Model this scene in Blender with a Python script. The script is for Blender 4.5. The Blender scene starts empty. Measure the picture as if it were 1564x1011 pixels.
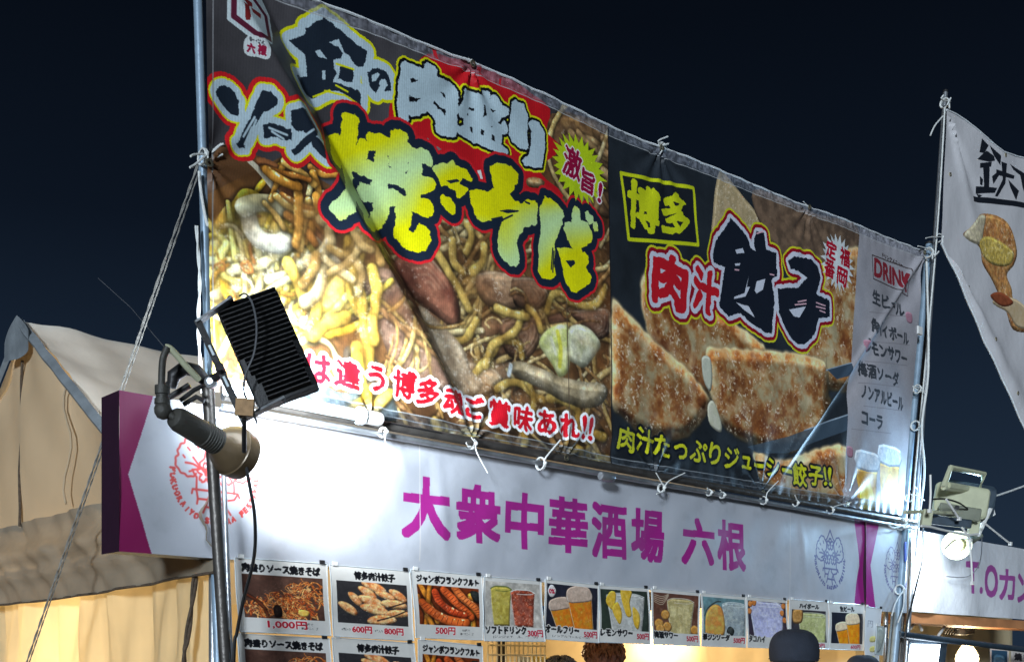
import bpy, math, random
import numpy as np
from mathutils import Vector, Matrix
random.seed(7); np.random.seed(7)
SC = bpy.context.scene
# ------------------------------------------------------------------ survey frame
# The stall front is one vertical plane. F, CX, HY: focal length, centre column and horizon row of the photo (1564 px wide).
F, CX, HY, CH = 1700.0, 782.0, 1017.0, 1.6
dx, dy = 1811.0, 1700.0
_l = math.hypot(dx, dy); dx /= _l; dy /= _l          # d: along the stall front (to the right, away)
nx, ny = dy, -dx                                      # n: out of the stall front, towards the street
PC = -3.936
def plane_t(px, o=0.0):
    rx = (px - CX) / F
    return (PC + o) / (nx * rx + ny)
_t = plane_t(335)
P0 = ((335 - CX) / F * _t, _t)
def W(s, t, z):                                       # s along the front, t back into the stall, z up
    return Vector((P0[0] + dx * s - nx * t, P0[1] + dy * s - ny * t, z))
def sz(px, py, o=0.0):
    t = plane_t(px, o)
    X = (px - CX) / F * t; Y = t
    return ((X - P0[0]) * dx + (Y - P0[1]) * dy, CH + (HY - py) / F * t)
def on(px, py, o=0.0):
    s, z = sz(px, py, o)
    return W(s, -o, z)
def at(px, py, depth):
    return Vector(((px - CX) / F * depth, depth, CH + (HY - py) / F * depth))
D = Vector((dx, dy, 0)); N = Vector((nx, ny, 0)); UP = Vector((0, 0, 1))

# ------------------------------------------------------------------ camera, world, lights, exposure
cam = bpy.data.cameras.new('camera'); cam.sensor_width = 36; cam.lens = F / 1564 * 36
cam.shift_y = (HY - 505.5) / 1564; cam.clip_end = 2000; cam.clip_start = 0.05
co = bpy.data.objects.new('camera', cam); SC.collection.objects.link(co)
co.location = (0, 0, CH); co.rotation_euler = (math.pi / 2, 0, 0); SC.camera = co
SC.view_settings.view_transform = 'Standard'; SC.view_settings.look = 'None'
SC.view_settings.exposure = 0.0; SC.view_settings.gamma = 1.0; SC.view_settings.use_curve_mapping = False
world = bpy.data.worlds.new('World'); SC.world = world; world.use_nodes = True
wn = world.node_tree.nodes; wl = world.node_tree.links
tc = wn.new('ShaderNodeTexCoord'); sp = wn.new('ShaderNodeSeparateXYZ'); rp = wn.new('ShaderNodeValToRGB')
wl.new(tc.outputs['Generated'], sp.inputs[0]); wl.new(sp.outputs['Z'], rp.inputs[0]); wl.new(rp.outputs[0], wn['Background'].inputs[0])
el = rp.color_ramp.elements
el[0].position = 0.0; el[0].color = (.015, .028, .052, 1)
el[1].position = 1.0; el[1].color = (.0014, .0024, .005, 1)
for p_, c_ in ((.1, (.0155, .029, .053, 1)), (.22, (.0105, .020, .038, 1)), (.36, (.0044, .0082, .0165, 1)), (.5, (.0025, .0045, .0090, 1))):
    e_ = el.new(p_); e_.color = c_
wn['Background'].inputs[1].default_value = .88
def light(name, kind, loc, aim, energy, col, **kw):
    L = bpy.data.lights.new(name, kind); L.energy = energy; L.color = col
    for k, v in kw.items(): setattr(L, k, v)
    o = bpy.data.objects.new(name, L); SC.collection.objects.link(o); o.location = loc
    o.rotation_euler = (Vector(aim) - Vector(loc)).to_track_quat('-Z', 'Y').to_euler(); return o
SUN_DIR = (N * .53 - D * .76 + UP * .13).normalized()
light('street_fill', 'SUN', Vector((0, 0, 9)), Vector((0, 0, 9)) - SUN_DIR, 3.0, (.78, .89, 1.0), angle=math.radians(8))  # unseen directional fill added over the whole front, standing in for street lamps

# ------------------------------------------------------------------ materials
def lin(c):
    return tuple((v / 255 / 12.92) if v / 255 <= .04045 else ((v / 255 + .055) / 1.055) ** 2.4 for v in c)
def mat(name, col, rough=.5, metal=0., var=.12, scale=8., bump=.15, bscale=40., trans=0., emit=None, es=0., spec=.5, stretch=(1, 1, 1), alpha=1.):
    m = bpy.data.materials.new(name); m.use_nodes = True
    nt = m.node_tree; b = nt.nodes['Principled BSDF']; out = nt.nodes['Material Output']
    c = lin(col)
    tcn = nt.nodes.new('ShaderNodeTexCoord'); mp = nt.nodes.new('ShaderNodeMapping'); mp.inputs['Scale'].default_value = stretch
    nt.links.new(tcn.outputs['Object'], mp.inputs[0])
    nz = nt.nodes.new('ShaderNodeTexNoise'); nz.inputs['Scale'].default_value = scale; nz.inputs['Detail'].default_value = 5
    nt.links.new(mp.outputs[0], nz.inputs[0])
    rm = nt.nodes.new('ShaderNodeValToRGB'); rm.color_ramp.elements[0].position = .3; rm.color_ramp.elements[1].position = .7
    rm.color_ramp.elements[0].color = tuple(v * (1 - var) for v in c) + (1,)
    rm.color_ramp.elements[1].color = tuple(min(1, v * (1 + var)) for v in c) + (1,)
    nt.links.new(nz.outputs[0], rm.inputs[0]); nt.links.new(rm.outputs[0], b.inputs['Base Color'])
    b.inputs['Roughness'].default_value = rough; b.inputs['Metallic'].default_value = metal
    b.inputs['Specular IOR Level'].default_value = spec
    if bump:
        n2 = nt.nodes.new('ShaderNodeTexNoise'); n2.inputs['Scale'].default_value = bscale; n2.inputs['Detail'].default_value = 4
        nt.links.new(mp.outputs[0], n2.inputs[0])
        bp = nt.nodes.new('ShaderNodeBump'); bp.inputs['Strength'].default_value = bump; bp.inputs['Distance'].default_value = .01
        nt.links.new(n2.outputs[0], bp.inputs['Height']); nt.links.new(bp.outputs[0], b.inputs['Normal'])
    if emit:
        b.inputs['Emission Color'].default_value = lin(emit) + (1,); b.inputs['Emission Strength'].default_value = es
    if alpha < 1: b.inputs['Alpha'].default_value = alpha
    if trans:
        tr = nt.nodes.new('ShaderNodeBsdfTranslucent'); nt.links.new(rm.outputs[0], tr.inputs[0])
        mx = nt.nodes.new('ShaderNodeMixShader'); mx.inputs[0].default_value = trans
        nt.links.new(b.outputs[0], mx.inputs[1]); nt.links.new(tr.outputs[0], mx.inputs[2]); nt.links.new(mx.outputs[0], out.inputs[0])
    return m
def img_mat(name, can, rough=.45, bump=.12, trans=0., spec=.4, weave=True):
    im = bpy.data.images.new(name, can.w, can.h); a = np.ones((can.h, can.w, 4), np.float32)
    a[..., :3] = np.clip(can.a[::-1], 0, 1); im.pixels.foreach_set(a.ravel()); im.update(); im.pack()
    m = bpy.data.materials.new(name); m.use_nodes = True; nt = m.node_tree; b = nt.nodes['Principled BSDF']
    ti = nt.nodes.new('ShaderNodeTexImage'); ti.image = im; ti.extension = 'EXTEND'
    nt.links.new(ti.outputs[0], b.inputs['Base Color'])
    b.inputs['Roughness'].default_value = rough; b.inputs['Specular IOR Level'].default_value = spec
    if bump:
        tcn = nt.nodes.new('ShaderNodeTexCoord')
        n2 = nt.nodes.new('ShaderNodeTexNoise'); n2.inputs['Scale'].default_value = 7; n2.inputs['Detail'].default_value = 6
        nt.links.new(tcn.outputs['Object'], n2.inputs[0])
        bp = nt.nodes.new('ShaderNodeBump'); bp.inputs['Strength'].default_value = bump; bp.inputs['Distance'].default_value = .05
        nt.links.new(n2.outputs[0], bp.inputs['Height']); nt.links.new(bp.outputs[0], b.inputs['Normal'])
    if trans:
        tr = nt.nodes.new('ShaderNodeBsdfTranslucent'); nt.links.new(ti.outputs[0], tr.inputs[0])
        mx = nt.nodes.new('ShaderNodeMixShader'); mx.inputs[0].default_value = trans
        nt.links.new(b.outputs[0], mx.inputs[1]); nt.links.new(tr.outputs[0], mx.inputs[2]); nt.links.new(mx.outputs[0], nt.nodes['Material Output'].inputs[0])
    return m
M = dict(
    steel=mat('galvanised_steel', (168, 172, 176), .38, .75, .2, 14, .2, 60),
    steel_blue=mat('painted_pole', (138, 160, 178), .4, .2, .2, 10, .1, 50),
    steel_dark=mat('dull_steel_pole', (92, 88, 84), .42, .6, .25, 14, .2, 60),
    conduit=mat('white_conduit', (200, 214, 220), .4, 0, .08, 6, .05, 30),
    string=mat('white_string', (225, 228, 225), .8, 0, .1, 30, .5, 300),
    rope=mat('grey_rope', (150, 148, 142), .9, 0, .3, 60, .8, 300),
    rope_brown=mat('brown_rope', (92, 78, 64), .9, 0, .35, 60, .8, 300),
    black=mat('black_powder_coat', (26, 27, 29), .5, 0, .3, 30, .3, 200),
    black_arm=mat('black_metal_arm', (44, 44, 45), .45, .2, .25, 20, .2, 90),
    blackcable=mat('black_cable', (20, 20, 21), .5, 0, .2, 30, .1, 90),
    greycable=mat('grey_cable', (88, 90, 94), .55, 0, .2, 30, .1, 90),
    rubber=mat('grey_lamp_rubber', (60, 59, 54), .55, 0, .15, 20, .25, 140),
    lampbrown=mat('reflector_back_enamel', (104, 88, 66), .35, .2, .2, 12, .15, 50),
    card=mat('label_card', (160, 128, 92), .8, 0, .25, 40, .3, 120),
    cream=mat('cream_plastic', (186, 188, 158), .45, 0, .1, 12, .1, 70),
    creamdark=mat('cream_plastic_recess', (120, 124, 108), .5, 0, .15, 12, .1, 70),
    purple=mat('purple_side_cloth', (40, 11, 34), .6, 0, .12, 10, .15, 50),
    canvas=mat('tent_canvas', (190, 170, 140), .75, 0, .07, 2.2, .5, 5, trans=.22),
    roofm=mat('tent_roof_canvas', (246, 238, 224), .7, 0, .08, 2.5, .6, 6, trans=.15, stretch=(1, 1, 1)),
    trim=mat('grey_edge_vinyl', (118, 124, 128), .5, 0, .2, 10, .5, 30),
    valance=mat('grey_valance', (150, 138, 120), .55, 0, .22, 3.5, .6, 7, trans=.25),
    side=mat('side_curtain', (228, 210, 168), .7, 0, .1, 2.6, .6, 4, trans=.5),
    back=mat('inner_curtain', (226, 208, 168), .75, 0, .1, 3, .5, 5, trans=.2),
    white=mat('white_sheet', (228, 228, 224), .5, 0, .04, 8, .1, 30),
    hem=mat('white_piping', (225, 230, 232), .6, 0, .05, 20, .2, 100),
    brass=mat('brass_eyelet', (190, 180, 150), .3, .9, .1, 20, 0, 50),
    ground=mat('asphalt', (64, 62, 60), .9, 0, .3, 6, .5, 80),
    grid=mat('cream_wire', (226, 214, 178), .5, 0, .05, 20, 0, 50),
    dark=mat('dark_frame', (52, 66, 78), .5, .2, .2, 20, .1, 50),
    hair=mat('brown_hair', (92, 54, 38), .5, 0, .45, 60, .9, 160, stretch=(1, 1, .25)),
    hairblack=mat('black_hair', (30, 26, 25), .5, 0, .4, 60, .8, 160, stretch=(1, 1, .25)),
    cap=mat('navy_cap_cloth', (40, 46, 58), .85, 0, .15, 20, .5, 250),
    skin=mat('skin', (214, 170, 142), .5, 0, .05, 12, .05, 60),
    jacket=mat('dark_jacket', (38, 40, 48), .85, 0, .2, 12, .4, 60),
    trousers=mat('dark_trousers', (30, 32, 38), .85, 0, .2, 12, .4, 60),
    eye=mat('eye_dark', (30, 20, 16), .2, 0, 0, 12, 0, 60),
    tape=mat('clear_film_edge', (205, 214, 218), .2, 0, .1, 20, .3, 60),
    soffit=mat('orange_board', (176, 120, 78), .6, 0, .25, 5, .2, 20, trans=.0),  # plain orange-brown base colour
    blue=mat('blue_sticker', (50, 80, 170), .4, 0, .1, 20, 0, 50),
    ledoff=mat('led_glass_lit', (240, 248, 255), .2, 0, 0, 5, 0, 5, emit=(225, 240, 255), es=14),
    bulblit=mat('bulb_lit', (255, 250, 235), .2, 0, 0, 5, 0, 5, emit=(235, 245, 255), es=18),
    bulbdim=mat('bulb_glass', (176, 170, 140), .3, 0, .05, 5, 0, 5, emit=(236, 240, 214), es=.05),
    bulbwarm=mat('bulb_warm_lit', (255, 235, 190), .2, 0, 0, 5, 0, 5, emit=(255, 222, 160), es=9),
)

# ------------------------------------------------------------------ mesh helpers
class G:
    def __init__(s): s.V = []; s.Fc = []; s.UV = None
    def add(s, V, Fc):
        o = len(s.V); s.V += [Vector(v) for v in V]; s.Fc += [tuple(i + o for i in f) for f in Fc]; return s
    def tube(s, pts, r, n=8):
        pts = [Vector(p) for p in pts]; k = len(pts); rr = r if isinstance(r, (list, tuple)) else [r] * k
        T = [(pts[min(i + 1, k - 1)] - pts[max(i - 1, 0)]).normalized() for i in range(k)]
        a = T[0].orthogonal().normalized(); V = []; Fc = []
        for i in range(k):
            a = (a - T[i] * a.dot(T[i])).normalized(); b = T[i].cross(a)
            for j in range(n):
                w = 2 * math.pi * j / n; V.append(pts[i] + (a * math.cos(w) + b * math.sin(w)) * rr[i])
        for i in range(k - 1):
            for j in range(n):
                Fc.append((i * n + j, i * n + (j + 1) % n, (i + 1) * n + (j + 1) % n, (i + 1) * n + j))
        Fc.append(tuple(range(n))[::-1]); Fc.append(tuple((k - 1) * n + j for j in range(n)))
        return s.add(V, Fc)
    def box(s, c, ex, ey, ez, bev=.0):
        c = Vector(c)
        if bev <= 0:
            V = [c + ex * a + ey * b + ez * d for d in (-1, 1) for b in (-1, 1) for a in (-1, 1)]
            return s.add(V, [(0, 2, 3, 1), (4, 5, 7, 6), (0, 1, 5, 4), (2, 6, 7, 3), (0, 4, 6, 2), (1, 3, 7, 5)])
        lx, ly, lz = ex.length, ey.length, ez.length; ux, uy, uz = ex / lx, ey / ly, ez / lz
        ring = []
        for (sx, sy) in ((1, 1), (-1, 1), (-1, -1), (1, -1)):
            for k in range(4):
                w0 = {(1, 1): 0, (-1, 1): 90, (-1, -1): 180, (1, -1): 270}[(sx, sy)] + k * 30
                w = math.radians(w0); ring.append((sx * (lx - bev) + bev * math.cos(w), sy * (ly - bev) + bev * math.sin(w)))
        n = len(ring); V = []; Fc = []
        b2 = min(bev * .5, lz * .4)
        for zz, sh in ((-lz, b2), (-lz + b2, 0), (lz - b2, 0), (lz, b2)):
            for (x, y) in ring:
                V.append(c + ux * (x * (1 - sh / lx)) + uy * (y * (1 - sh / ly)) + uz * zz)
        for q in range(3):
            for j in range(n): Fc.append((q * n + j, q * n + (j + 1) % n, (q + 1) * n + (j + 1) % n, (q + 1) * n + j))
        Fc.append(tuple(range(n))[::-1]); Fc.append(tuple(3 * n + j for j in range(n)))
        return s.add(V, Fc)
    def lathe(s, origin, axis, prof, n=20, cap=True):
        axis = Vector(axis).normalized(); a = axis.orthogonal().normalized(); b = axis.cross(a); V = []; Fc = []; origin = Vector(origin)
        for (h, r) in prof:
            for j in range(n):
                w = 2 * math.pi * j / n; V.append(origin + axis * h + (a * math.cos(w) + b * math.sin(w)) * r)
        for i in range(len(prof) - 1):
            for j in range(n): Fc.append((i * n + j, i * n + (j + 1) % n, (i + 1) * n + (j + 1) % n, (i + 1) * n + j))
        if cap: Fc.append(tuple(range(n))[::-1]); Fc.append(tuple((len(prof) - 1) * n + j for j in range(n)))
        return s.add(V, Fc)
    def grid(s, fn, nu, nv, uvfn=None):
        V = [fn(i / nu, j / nv) for j in range(nv + 1) for i in range(nu + 1)]
        o = len(s.V)
        s.add(V, [(j * (nu + 1) + i, j * (nu + 1) + i + 1, (j + 1) * (nu + 1) + i + 1, (j + 1) * (nu + 1) + i) for j in range(nv) for i in range(nu)])
        if uvfn: s.UV = [uvfn(i / nu, j / nv) for j in range(nv + 1) for i in range(nu + 1)]
        return s
    def build(s, name, m, parent=None, origin=None, smooth=True):
        o0 = Vector(parent['_o']) if parent is not None else (Vector(origin) if origin is not None else
             Vector((sum(v.x for v in s.V) / len(s.V), sum(v.y for v in s.V) / len(s.V), min(v.z for v in s.V))))
        me = bpy.data.meshes.new(name); me.from_pydata([tuple(v - o0) for v in s.V], [], s.Fc); me.validate()
        me.materials.append(m)
        if s.UV:
            uv = me.uv_layers.new(name='UVMap'); idx = np.empty(len(me.loops), np.int32); me.loops.foreach_get('vertex_index', idx)
            uv.data.foreach_set('uv', np.array(s.UV, np.float32)[idx].ravel())
        if smooth:
            me.polygons.foreach_set('use_smooth', [True] * len(me.polygons))
            try: me.set_sharp_from_angle(angle=math.radians(40))
            except Exception: pass
        o = bpy.data.objects.new(name, me); SC.collection.objects.link(o)
        if parent is not None: o.parent = parent; o['_o'] = parent['_o']
        else: o.location = o0; o['_o'] = tuple(o0)
        return o
def tag(o, label, cat=None, group=None, kind=None):
    if label: o['label'] = label
    if cat: o['category'] = cat
    if group: o['group'] = group
    if kind: o['kind'] = kind
    return o
def root(name, loc, label, cat, group=None):
    o = bpy.data.objects.new(name, None); SC.collection.objects.link(o); o.location = loc; o['_o'] = tuple(loc)
    o.empty_display_size = .1
    return tag(o, label, cat, group)
def cr(pts, n=6, closed=False):
    P = [np.array(p, float) for p in pts]; k = len(P); out = []
    rng = range(k if closed else k - 1)
    for i in rng:
        if closed: a, b, c, d = P[i - 1], P[i], P[(i + 1) % k], P[(i + 2) % k]
        else: a, b, c, d = P[max(i - 1, 0)], P[i], P[i + 1], P[min(i + 2, k - 1)]
        for j in range(n):
            t = j / n
            out.append(.5 * ((2 * b) + (c - a) * t + (2 * a - 5 * b + 4 * c - d) * t * t + (3 * b - a - 3 * c + d) * t ** 3))
    if not closed: out.append(P[-1])
    return out

# ------------------------------------------------------------------ print painter (numpy raster for flat prints)
_rng = np.random.RandomState(3)
def vnoise(h, w, sc, seed=0):
    r = np.random.RandomState(seed); gy, gx = int(h / sc) + 3, int(w / sc) + 3; g = r.rand(gy, gx)
    y = np.arange(h) / sc; x = np.arange(w) / sc; yi = y.astype(int); xi = x.astype(int)
    fy = y - yi; fx = x - xi; fy = (fy * fy * (3 - 2 * fy))[:, None]; fx = (fx * fx * (3 - 2 * fx))[None]
    a = g[np.ix_(yi, xi)]; b = g[np.ix_(yi, xi + 1)]; c = g[np.ix_(yi + 1, xi)]; d = g[np.ix_(yi + 1, xi + 1)]
    return (a * (1 - fx) + b * fx) * (1 - fy) + (c * (1 - fx) + d * fx) * fy
def fbm(h, w, sc, seed=0, o=4):
    t = 0; amp = 1; tot = 0
    for i in range(o):
        t = t + vnoise(h, w, max(sc / 2 ** i, 1.01), seed + i * 17) * amp; tot += amp; amp *= .55
    return t / tot
_gc = {}
def glyph(txt):
    if txt not in _gc:
        c = bpy.data.curves.new('g', 'FONT'); c.body = txt; c.resolution_u = 3
        o = bpy.data.objects.new('g', c); m = o.to_mesh(); m.calc_loop_triangles()
        v = np.array([(q.co.x, q.co.y) for q in m.vertices]); t = np.array([tuple(q.vertices) for q in m.loop_triangles])
        lo, hi = v.min(0), v.max(0); v = (v - lo) / np.maximum(hi - lo, 1e-6); v[:, 1] = 1 - v[:, 1]
        _gc[txt] = (v, t, (hi - lo)); o.to_mesh_clear(); bpy.data.objects.remove(o); bpy.data.curves.remove(c)
    return _gc[txt]
def dilate(m, r):
    r = int(round(r))
    if r <= 0: return m
    h, w = m.shape; cs = np.zeros((h, w + 1), np.int32); cs[:, 1:] = np.cumsum(m, 1); out = np.zeros_like(m)
    for d in range(-r, r + 1):
        k = int(math.sqrt(r * r - d * d)); lo = np.clip(np.arange(w) - k, 0, w); hi = np.clip(np.arange(w) + k + 1, 0, w)
        row = (cs[:, hi] - cs[:, lo]) > 0
        if d >= 0: out[d:] |= row[:h - d]
        else: out[:d] |= row[-d:]
    return out
def blur(a, r):
    r = int(r)
    for ax in (0, 1):
        p = np.pad(a, [(r + 1, r) if i == ax else (0, 0) for i in range(2)], mode='edge'); c = np.cumsum(p, ax)
        a = (np.take(c, range(2 * r + 1, c.shape[ax]), ax) - np.take(c, range(0, c.shape[ax] - 2 * r - 1), ax)) / (2 * r + 1)
    return a
def sqdil(m, r):
    r = int(round(r)); o = m.copy()
    for k in range(1, r + 1): o[:, k:] |= m[:, :-k]; o[:, :-k] |= m[:, k:]
    m = o.copy()
    for k in range(1, r + 1): o[k:] |= m[:-k]; o[:-k] |= m[k:]
    return o
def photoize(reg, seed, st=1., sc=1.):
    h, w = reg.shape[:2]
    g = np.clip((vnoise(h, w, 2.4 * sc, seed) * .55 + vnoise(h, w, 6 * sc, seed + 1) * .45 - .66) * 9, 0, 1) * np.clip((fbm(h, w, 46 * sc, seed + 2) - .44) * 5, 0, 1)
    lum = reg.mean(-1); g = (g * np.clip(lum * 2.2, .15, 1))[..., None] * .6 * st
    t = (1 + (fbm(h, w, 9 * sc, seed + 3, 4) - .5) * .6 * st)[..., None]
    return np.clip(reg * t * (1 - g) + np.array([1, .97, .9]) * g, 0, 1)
class Can:
    def __init__(s, w, h, col=(255, 255, 255), P=None):
        s.w, s.h = int(w), int(h); s.a = np.ones((s.h, s.w, 3), np.float32) * (np.array(col, np.float32) / 255); s.P = P; s.seed = 1
    def pts(s, p, raw=False):
        return np.array([q if (raw or s.P is None) else s.P(*q) for q in p], float)
    def box(s, q, pad=0):
        return (max(0, int(q[:, 0].min()) - pad), max(0, int(q[:, 1].min()) - pad), min(s.w, int(q[:, 0].max()) + 2 + pad), min(s.h, int(q[:, 1].max()) + 2 + pad))
    def pmask(s, p, pad=2, smooth=0, raw=False):          # even-odd polygon -> (x0, y0, mask)
        q = s.pts(p, raw)
        if smooth: q = np.array(cr(q, smooth, True))
        x0, y0, x1, y1 = s.box(q, pad)
        if x1 <= x0 or y1 <= y0: return (0, 0, np.zeros((1, 1), bool))
        Y, X = np.mgrid[y0:y1, x0:x1]; X = X + .5; Y = Y + .5; m = np.zeros(X.shape, bool); k = len(q)
        for i in range(k):
            ax, ay = q[i]; bx, by = q[(i + 1) % k]
            if ay == by: continue
            m ^= ((ay > Y) != (by > Y)) & (X < (bx - ax) * (Y - ay) / (by - ay) + ax)
        return (x0, y0, m)
    def gmask(s, txt, M4, pad=2, bold=0, warp=0, wsc=14, sq=False):  # M4: corner tl, tr, bl in canvas px
        v, t, _ = glyph(txt); tl, tr, bl = [np.array(c, float) for c in M4]
        q = tl + v[:, :1] * (tr - tl) + v[:, 1:] * (bl - tl); pad = int(pad + bold + warp + 2)
        x0, y0, x1, y1 = s.box(q, pad)
        if x1 <= x0 or y1 <= y0: return (0, 0, np.zeros((1, 1), bool))
        m = np.zeros((y1 - y0, x1 - x0), bool)
        for tri in q[t]:
            a, b, c = tri; bx0 = max(int(tri[:, 0].min()) - x0, 0); by0 = max(int(tri[:, 1].min()) - y0, 0)
            bx1 = min(int(tri[:, 0].max()) + 2 - x0, m.shape[1]); by1 = min(int(tri[:, 1].max()) + 2 - y0, m.shape[0])
            if bx1 <= bx0 or by1 <= by0: continue
            Y, X = np.mgrid[by0:by1, bx0:bx1]; X = X + x0 + .5; Y = Y + y0 + .5
            d1 = (X - b[0]) * (a[1] - b[1]) - (a[0] - b[0]) * (Y - b[1]); d2 = (X - c[0]) * (b[1] - c[1]) - (b[0] - c[0]) * (Y - c[1])
            d3 = (X - a[0]) * (c[1] - a[1]) - (c[0] - a[0]) * (Y - a[1])
            m[by0:by1, bx0:bx1] |= ~(((d1 < -1e-9) | (d2 < -1e-9) | (d3 < -1e-9)) & ((d1 > 1e-9) | (d2 > 1e-9) | (d3 > 1e-9)))
        if bold: m = sqdil(m, bold) if sq else dilate(m, bold)
        if warp: m = s.warp(m, warp, wsc)
        return (x0, y0, m)
    def warp(s, m, amt, sc=14):
        h, w = m.shape; s.seed += 3
        ax = (vnoise(h, w, sc, s.seed) - .5) * 2 * amt + (vnoise(h, w, max(sc / 4, 1.5), s.seed + 5) - .5) * amt * .6; ay = (vnoise(h, w, sc, s.seed + 1) - .5) * 2 * amt
        Y, X = np.mgrid[0:h, 0:w]
        return m[np.clip((Y + ay).astype(int), 0, h - 1), np.clip((X + ax).astype(int), 0, w - 1)]
    def union(s, ms, pad=40):
        ms = [m for m in ms if m[2].size > 1]
        x0 = max(0, min(m[0] for m in ms) - pad); y0 = max(0, min(m[1] for m in ms) - pad)
        x1 = min(s.w, max(m[0] + m[2].shape[1] for m in ms) + pad); y1 = min(s.h, max(m[1] + m[2].shape[0] for m in ms) + pad)
        o = np.zeros((y1 - y0, x1 - x0), bool)
        for (a, b, m) in ms: o[b - y0:b - y0 + m.shape[0], a - x0:a - x0 + m.shape[1]] |= m
        return (x0, y0, o)
    def fill(s, m, col, alpha=1.):
        x0, y0, k = m; sl = s.a[y0:y0 + k.shape[0], x0:x0 + k.shape[1]]
        c = np.array(col, np.float32) / 255 if not isinstance(col, np.ndarray) else col
        al = (k.astype(np.float32) * alpha)[..., None]; sl[:] = sl * (1 - al) + c * al
    def layers(s, m, outs):                               # outs: [(radius, colour) largest first]
        for r, c in outs:
            s.fill((m[0], m[1], dilate(m[2], r)), c)
    def line(s, p, r, col, smooth=0, alpha=1., raw=False, closed=False):
        q = s.pts(p, raw)
        if smooth: q = np.array(cr(q, smooth, closed))
        elif closed: q = np.vstack([q, q[:1]])
        x0, y0, x1, y1 = s.box(q, int(r) + 3)
        if x1 <= x0 or y1 <= y0: return
        Y, X = np.mgrid[y0:y1, x0:x1]; best = np.full(X.shape, 1e9)
        for i in range(len(q) - 1):
            a, b = q[i], q[i + 1]; d = b - a; L = max(d @ d, 1e-9); t = np.clip(((X - a[0]) * d[0] + (Y - a[1]) * d[1]) / L, 0, 1)
            best = np.minimum(best, (X - a[0] - t * d[0]) ** 2 + (Y - a[1] - t * d[1]) ** 2)
        al = np.clip(r + .5 - np.sqrt(best), 0, 1)
        s.fill((x0, y0, al), col, alpha)
    def noodle(s, p, r, col, raw=False, spec=.5, dark=.45, n=7):
        q = np.array(cr(s.pts(p, raw), n)); P_ = int(r * 1.0) + 3; x0, y0, x1, y1 = s.box(q, int(r) + P_)
        if x1 <= x0 or y1 <= y0: return
        Y, X = np.mgrid[y0:y1, x0:x1]; best = np.full(X.shape, 1e9); sg = np.zeros(X.shape)
        for i in range(len(q) - 1):
            a, b = q[i], q[i + 1]; d = b - a; L = max(d @ d, 1e-9); t = np.clip(((X - a[0]) * d[0] + (Y - a[1]) * d[1]) / L, 0, 1)
            ex, ey = X - a[0] - t * d[0], Y - a[1] - t * d[1]; D2 = ex * ex + ey * ey; w = D2 < best
            best[w] = D2[w]; sg[w] = (-.6 * ex - .8 * ey)[w]
        s.seed += 1; hh, ww = X.shape; nz = vnoise(hh, ww, max(r * 2.2, 1.5), s.seed); n2 = vnoise(hh, ww, max(r * .5, 1.3), s.seed + 7)
        rr = r * (.78 + .44 * nz); dn = np.sqrt(best) / rr; hgt = np.clip(1 - dn ** 2.4, 0, 1) ** .6
        sh = dark + (1 - dark) * hgt + .34 * sg / r; tone = (.72 + .5 * nz + .22 * (n2 - .5))
        wet = np.clip((n2 - .56) * 6, 0, 1) * np.clip((nz - .35) * 3, 0, 1)
        sp_ = np.clip(1 - np.abs(sg / rr - .42) * 4.5, 0, 1) * wet * spec
        c = np.array(col, np.float32) / 255; warm = np.array([1.0, .86, .62]); kk = np.clip((.55 - nz) * 2.2, 0, 1)[..., None]
        c = c * (1 - kk * .45) + c * warm * kk * .45
        out = c * (sh * tone)[..., None] + sp_[..., None] * np.array([1, .97, .88])
        sl = s.a[y0:y1, x0:x1]; ds = np.sqrt((best + 0)) / r; shd = np.clip(1.8 - ds, 0, .7)[..., None] * .55; 
        if r > 3: sl[:] = sl * (1 - shd)
        al = np.clip((1.05 - dn) * r * .8, 0, 1)[..., None]; sl[:] = sl * (1 - al) + np.clip(out, 0, 1.0) * al
    def blob(s, p, col, col2=None, nsc=12, rim=.55, rimw=10, raw=False, smooth=5, speck=0., spc=(255, 245, 225), light=.2, seed=None):
        x0, y0, m = s.pmask(p, 2, smooth, raw); h, w = m.shape
        if h < 2: return
        s.seed += 5; sd = seed or s.seed
        f = fbm(h, w, nsc, sd); f = np.clip((f - .5) * 2.6 + .5, 0, 1)[..., None]
        c1 = np.array(col, np.float32) / 255; c2 = np.array(col2 or col, np.float32) / 255; c = c1 * (1 - f) + c2 * f
        b = blur(m.astype(float), rimw); edge = np.clip((b - .45) * 2.2, 0, 1); sh = rim + (1 - rim) * edge
        gy = np.gradient(b, axis=0) + .6 * np.gradient(b, axis=1)
        c = c * (sh + np.clip(gy * rimw * light * 3, -.3, .3))[..., None]
        if speck:
            n1 = vnoise(h, w, max(nsc * .18, 1.3), sd + 40) * .6 + vnoise(h, w, max(nsc * .45, 1.6), sd + 41) * .4
            k = np.clip((n1 - .66 + speck * .1) * 7, 0, 1)[..., None] * speck; c = c * (1 - k) + np.array(spc, np.float32) / 255 * k
        s.fill((x0, y0, m), c.astype(np.float32))
    def text(s, txt, x0, y0, x1, y1, col, bold=0, outl=(), warp=0, slope=0., raw=True, shear=0.):
        tl = (x0 + shear * (y1 - y0), y0); tr = (x1 + shear * (y1 - y0), y0 + slope * (x1 - x0)); bl = (x0, y1)
        m = s.gmask(txt, (tl, tr, bl), bold=bold, warp=warp, wsc=6)
        if outl: m = s.union([m], int(max(r for r, _ in outl)) + 3); s.layers(m, outl)
        s.fill(m, col)

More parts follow.
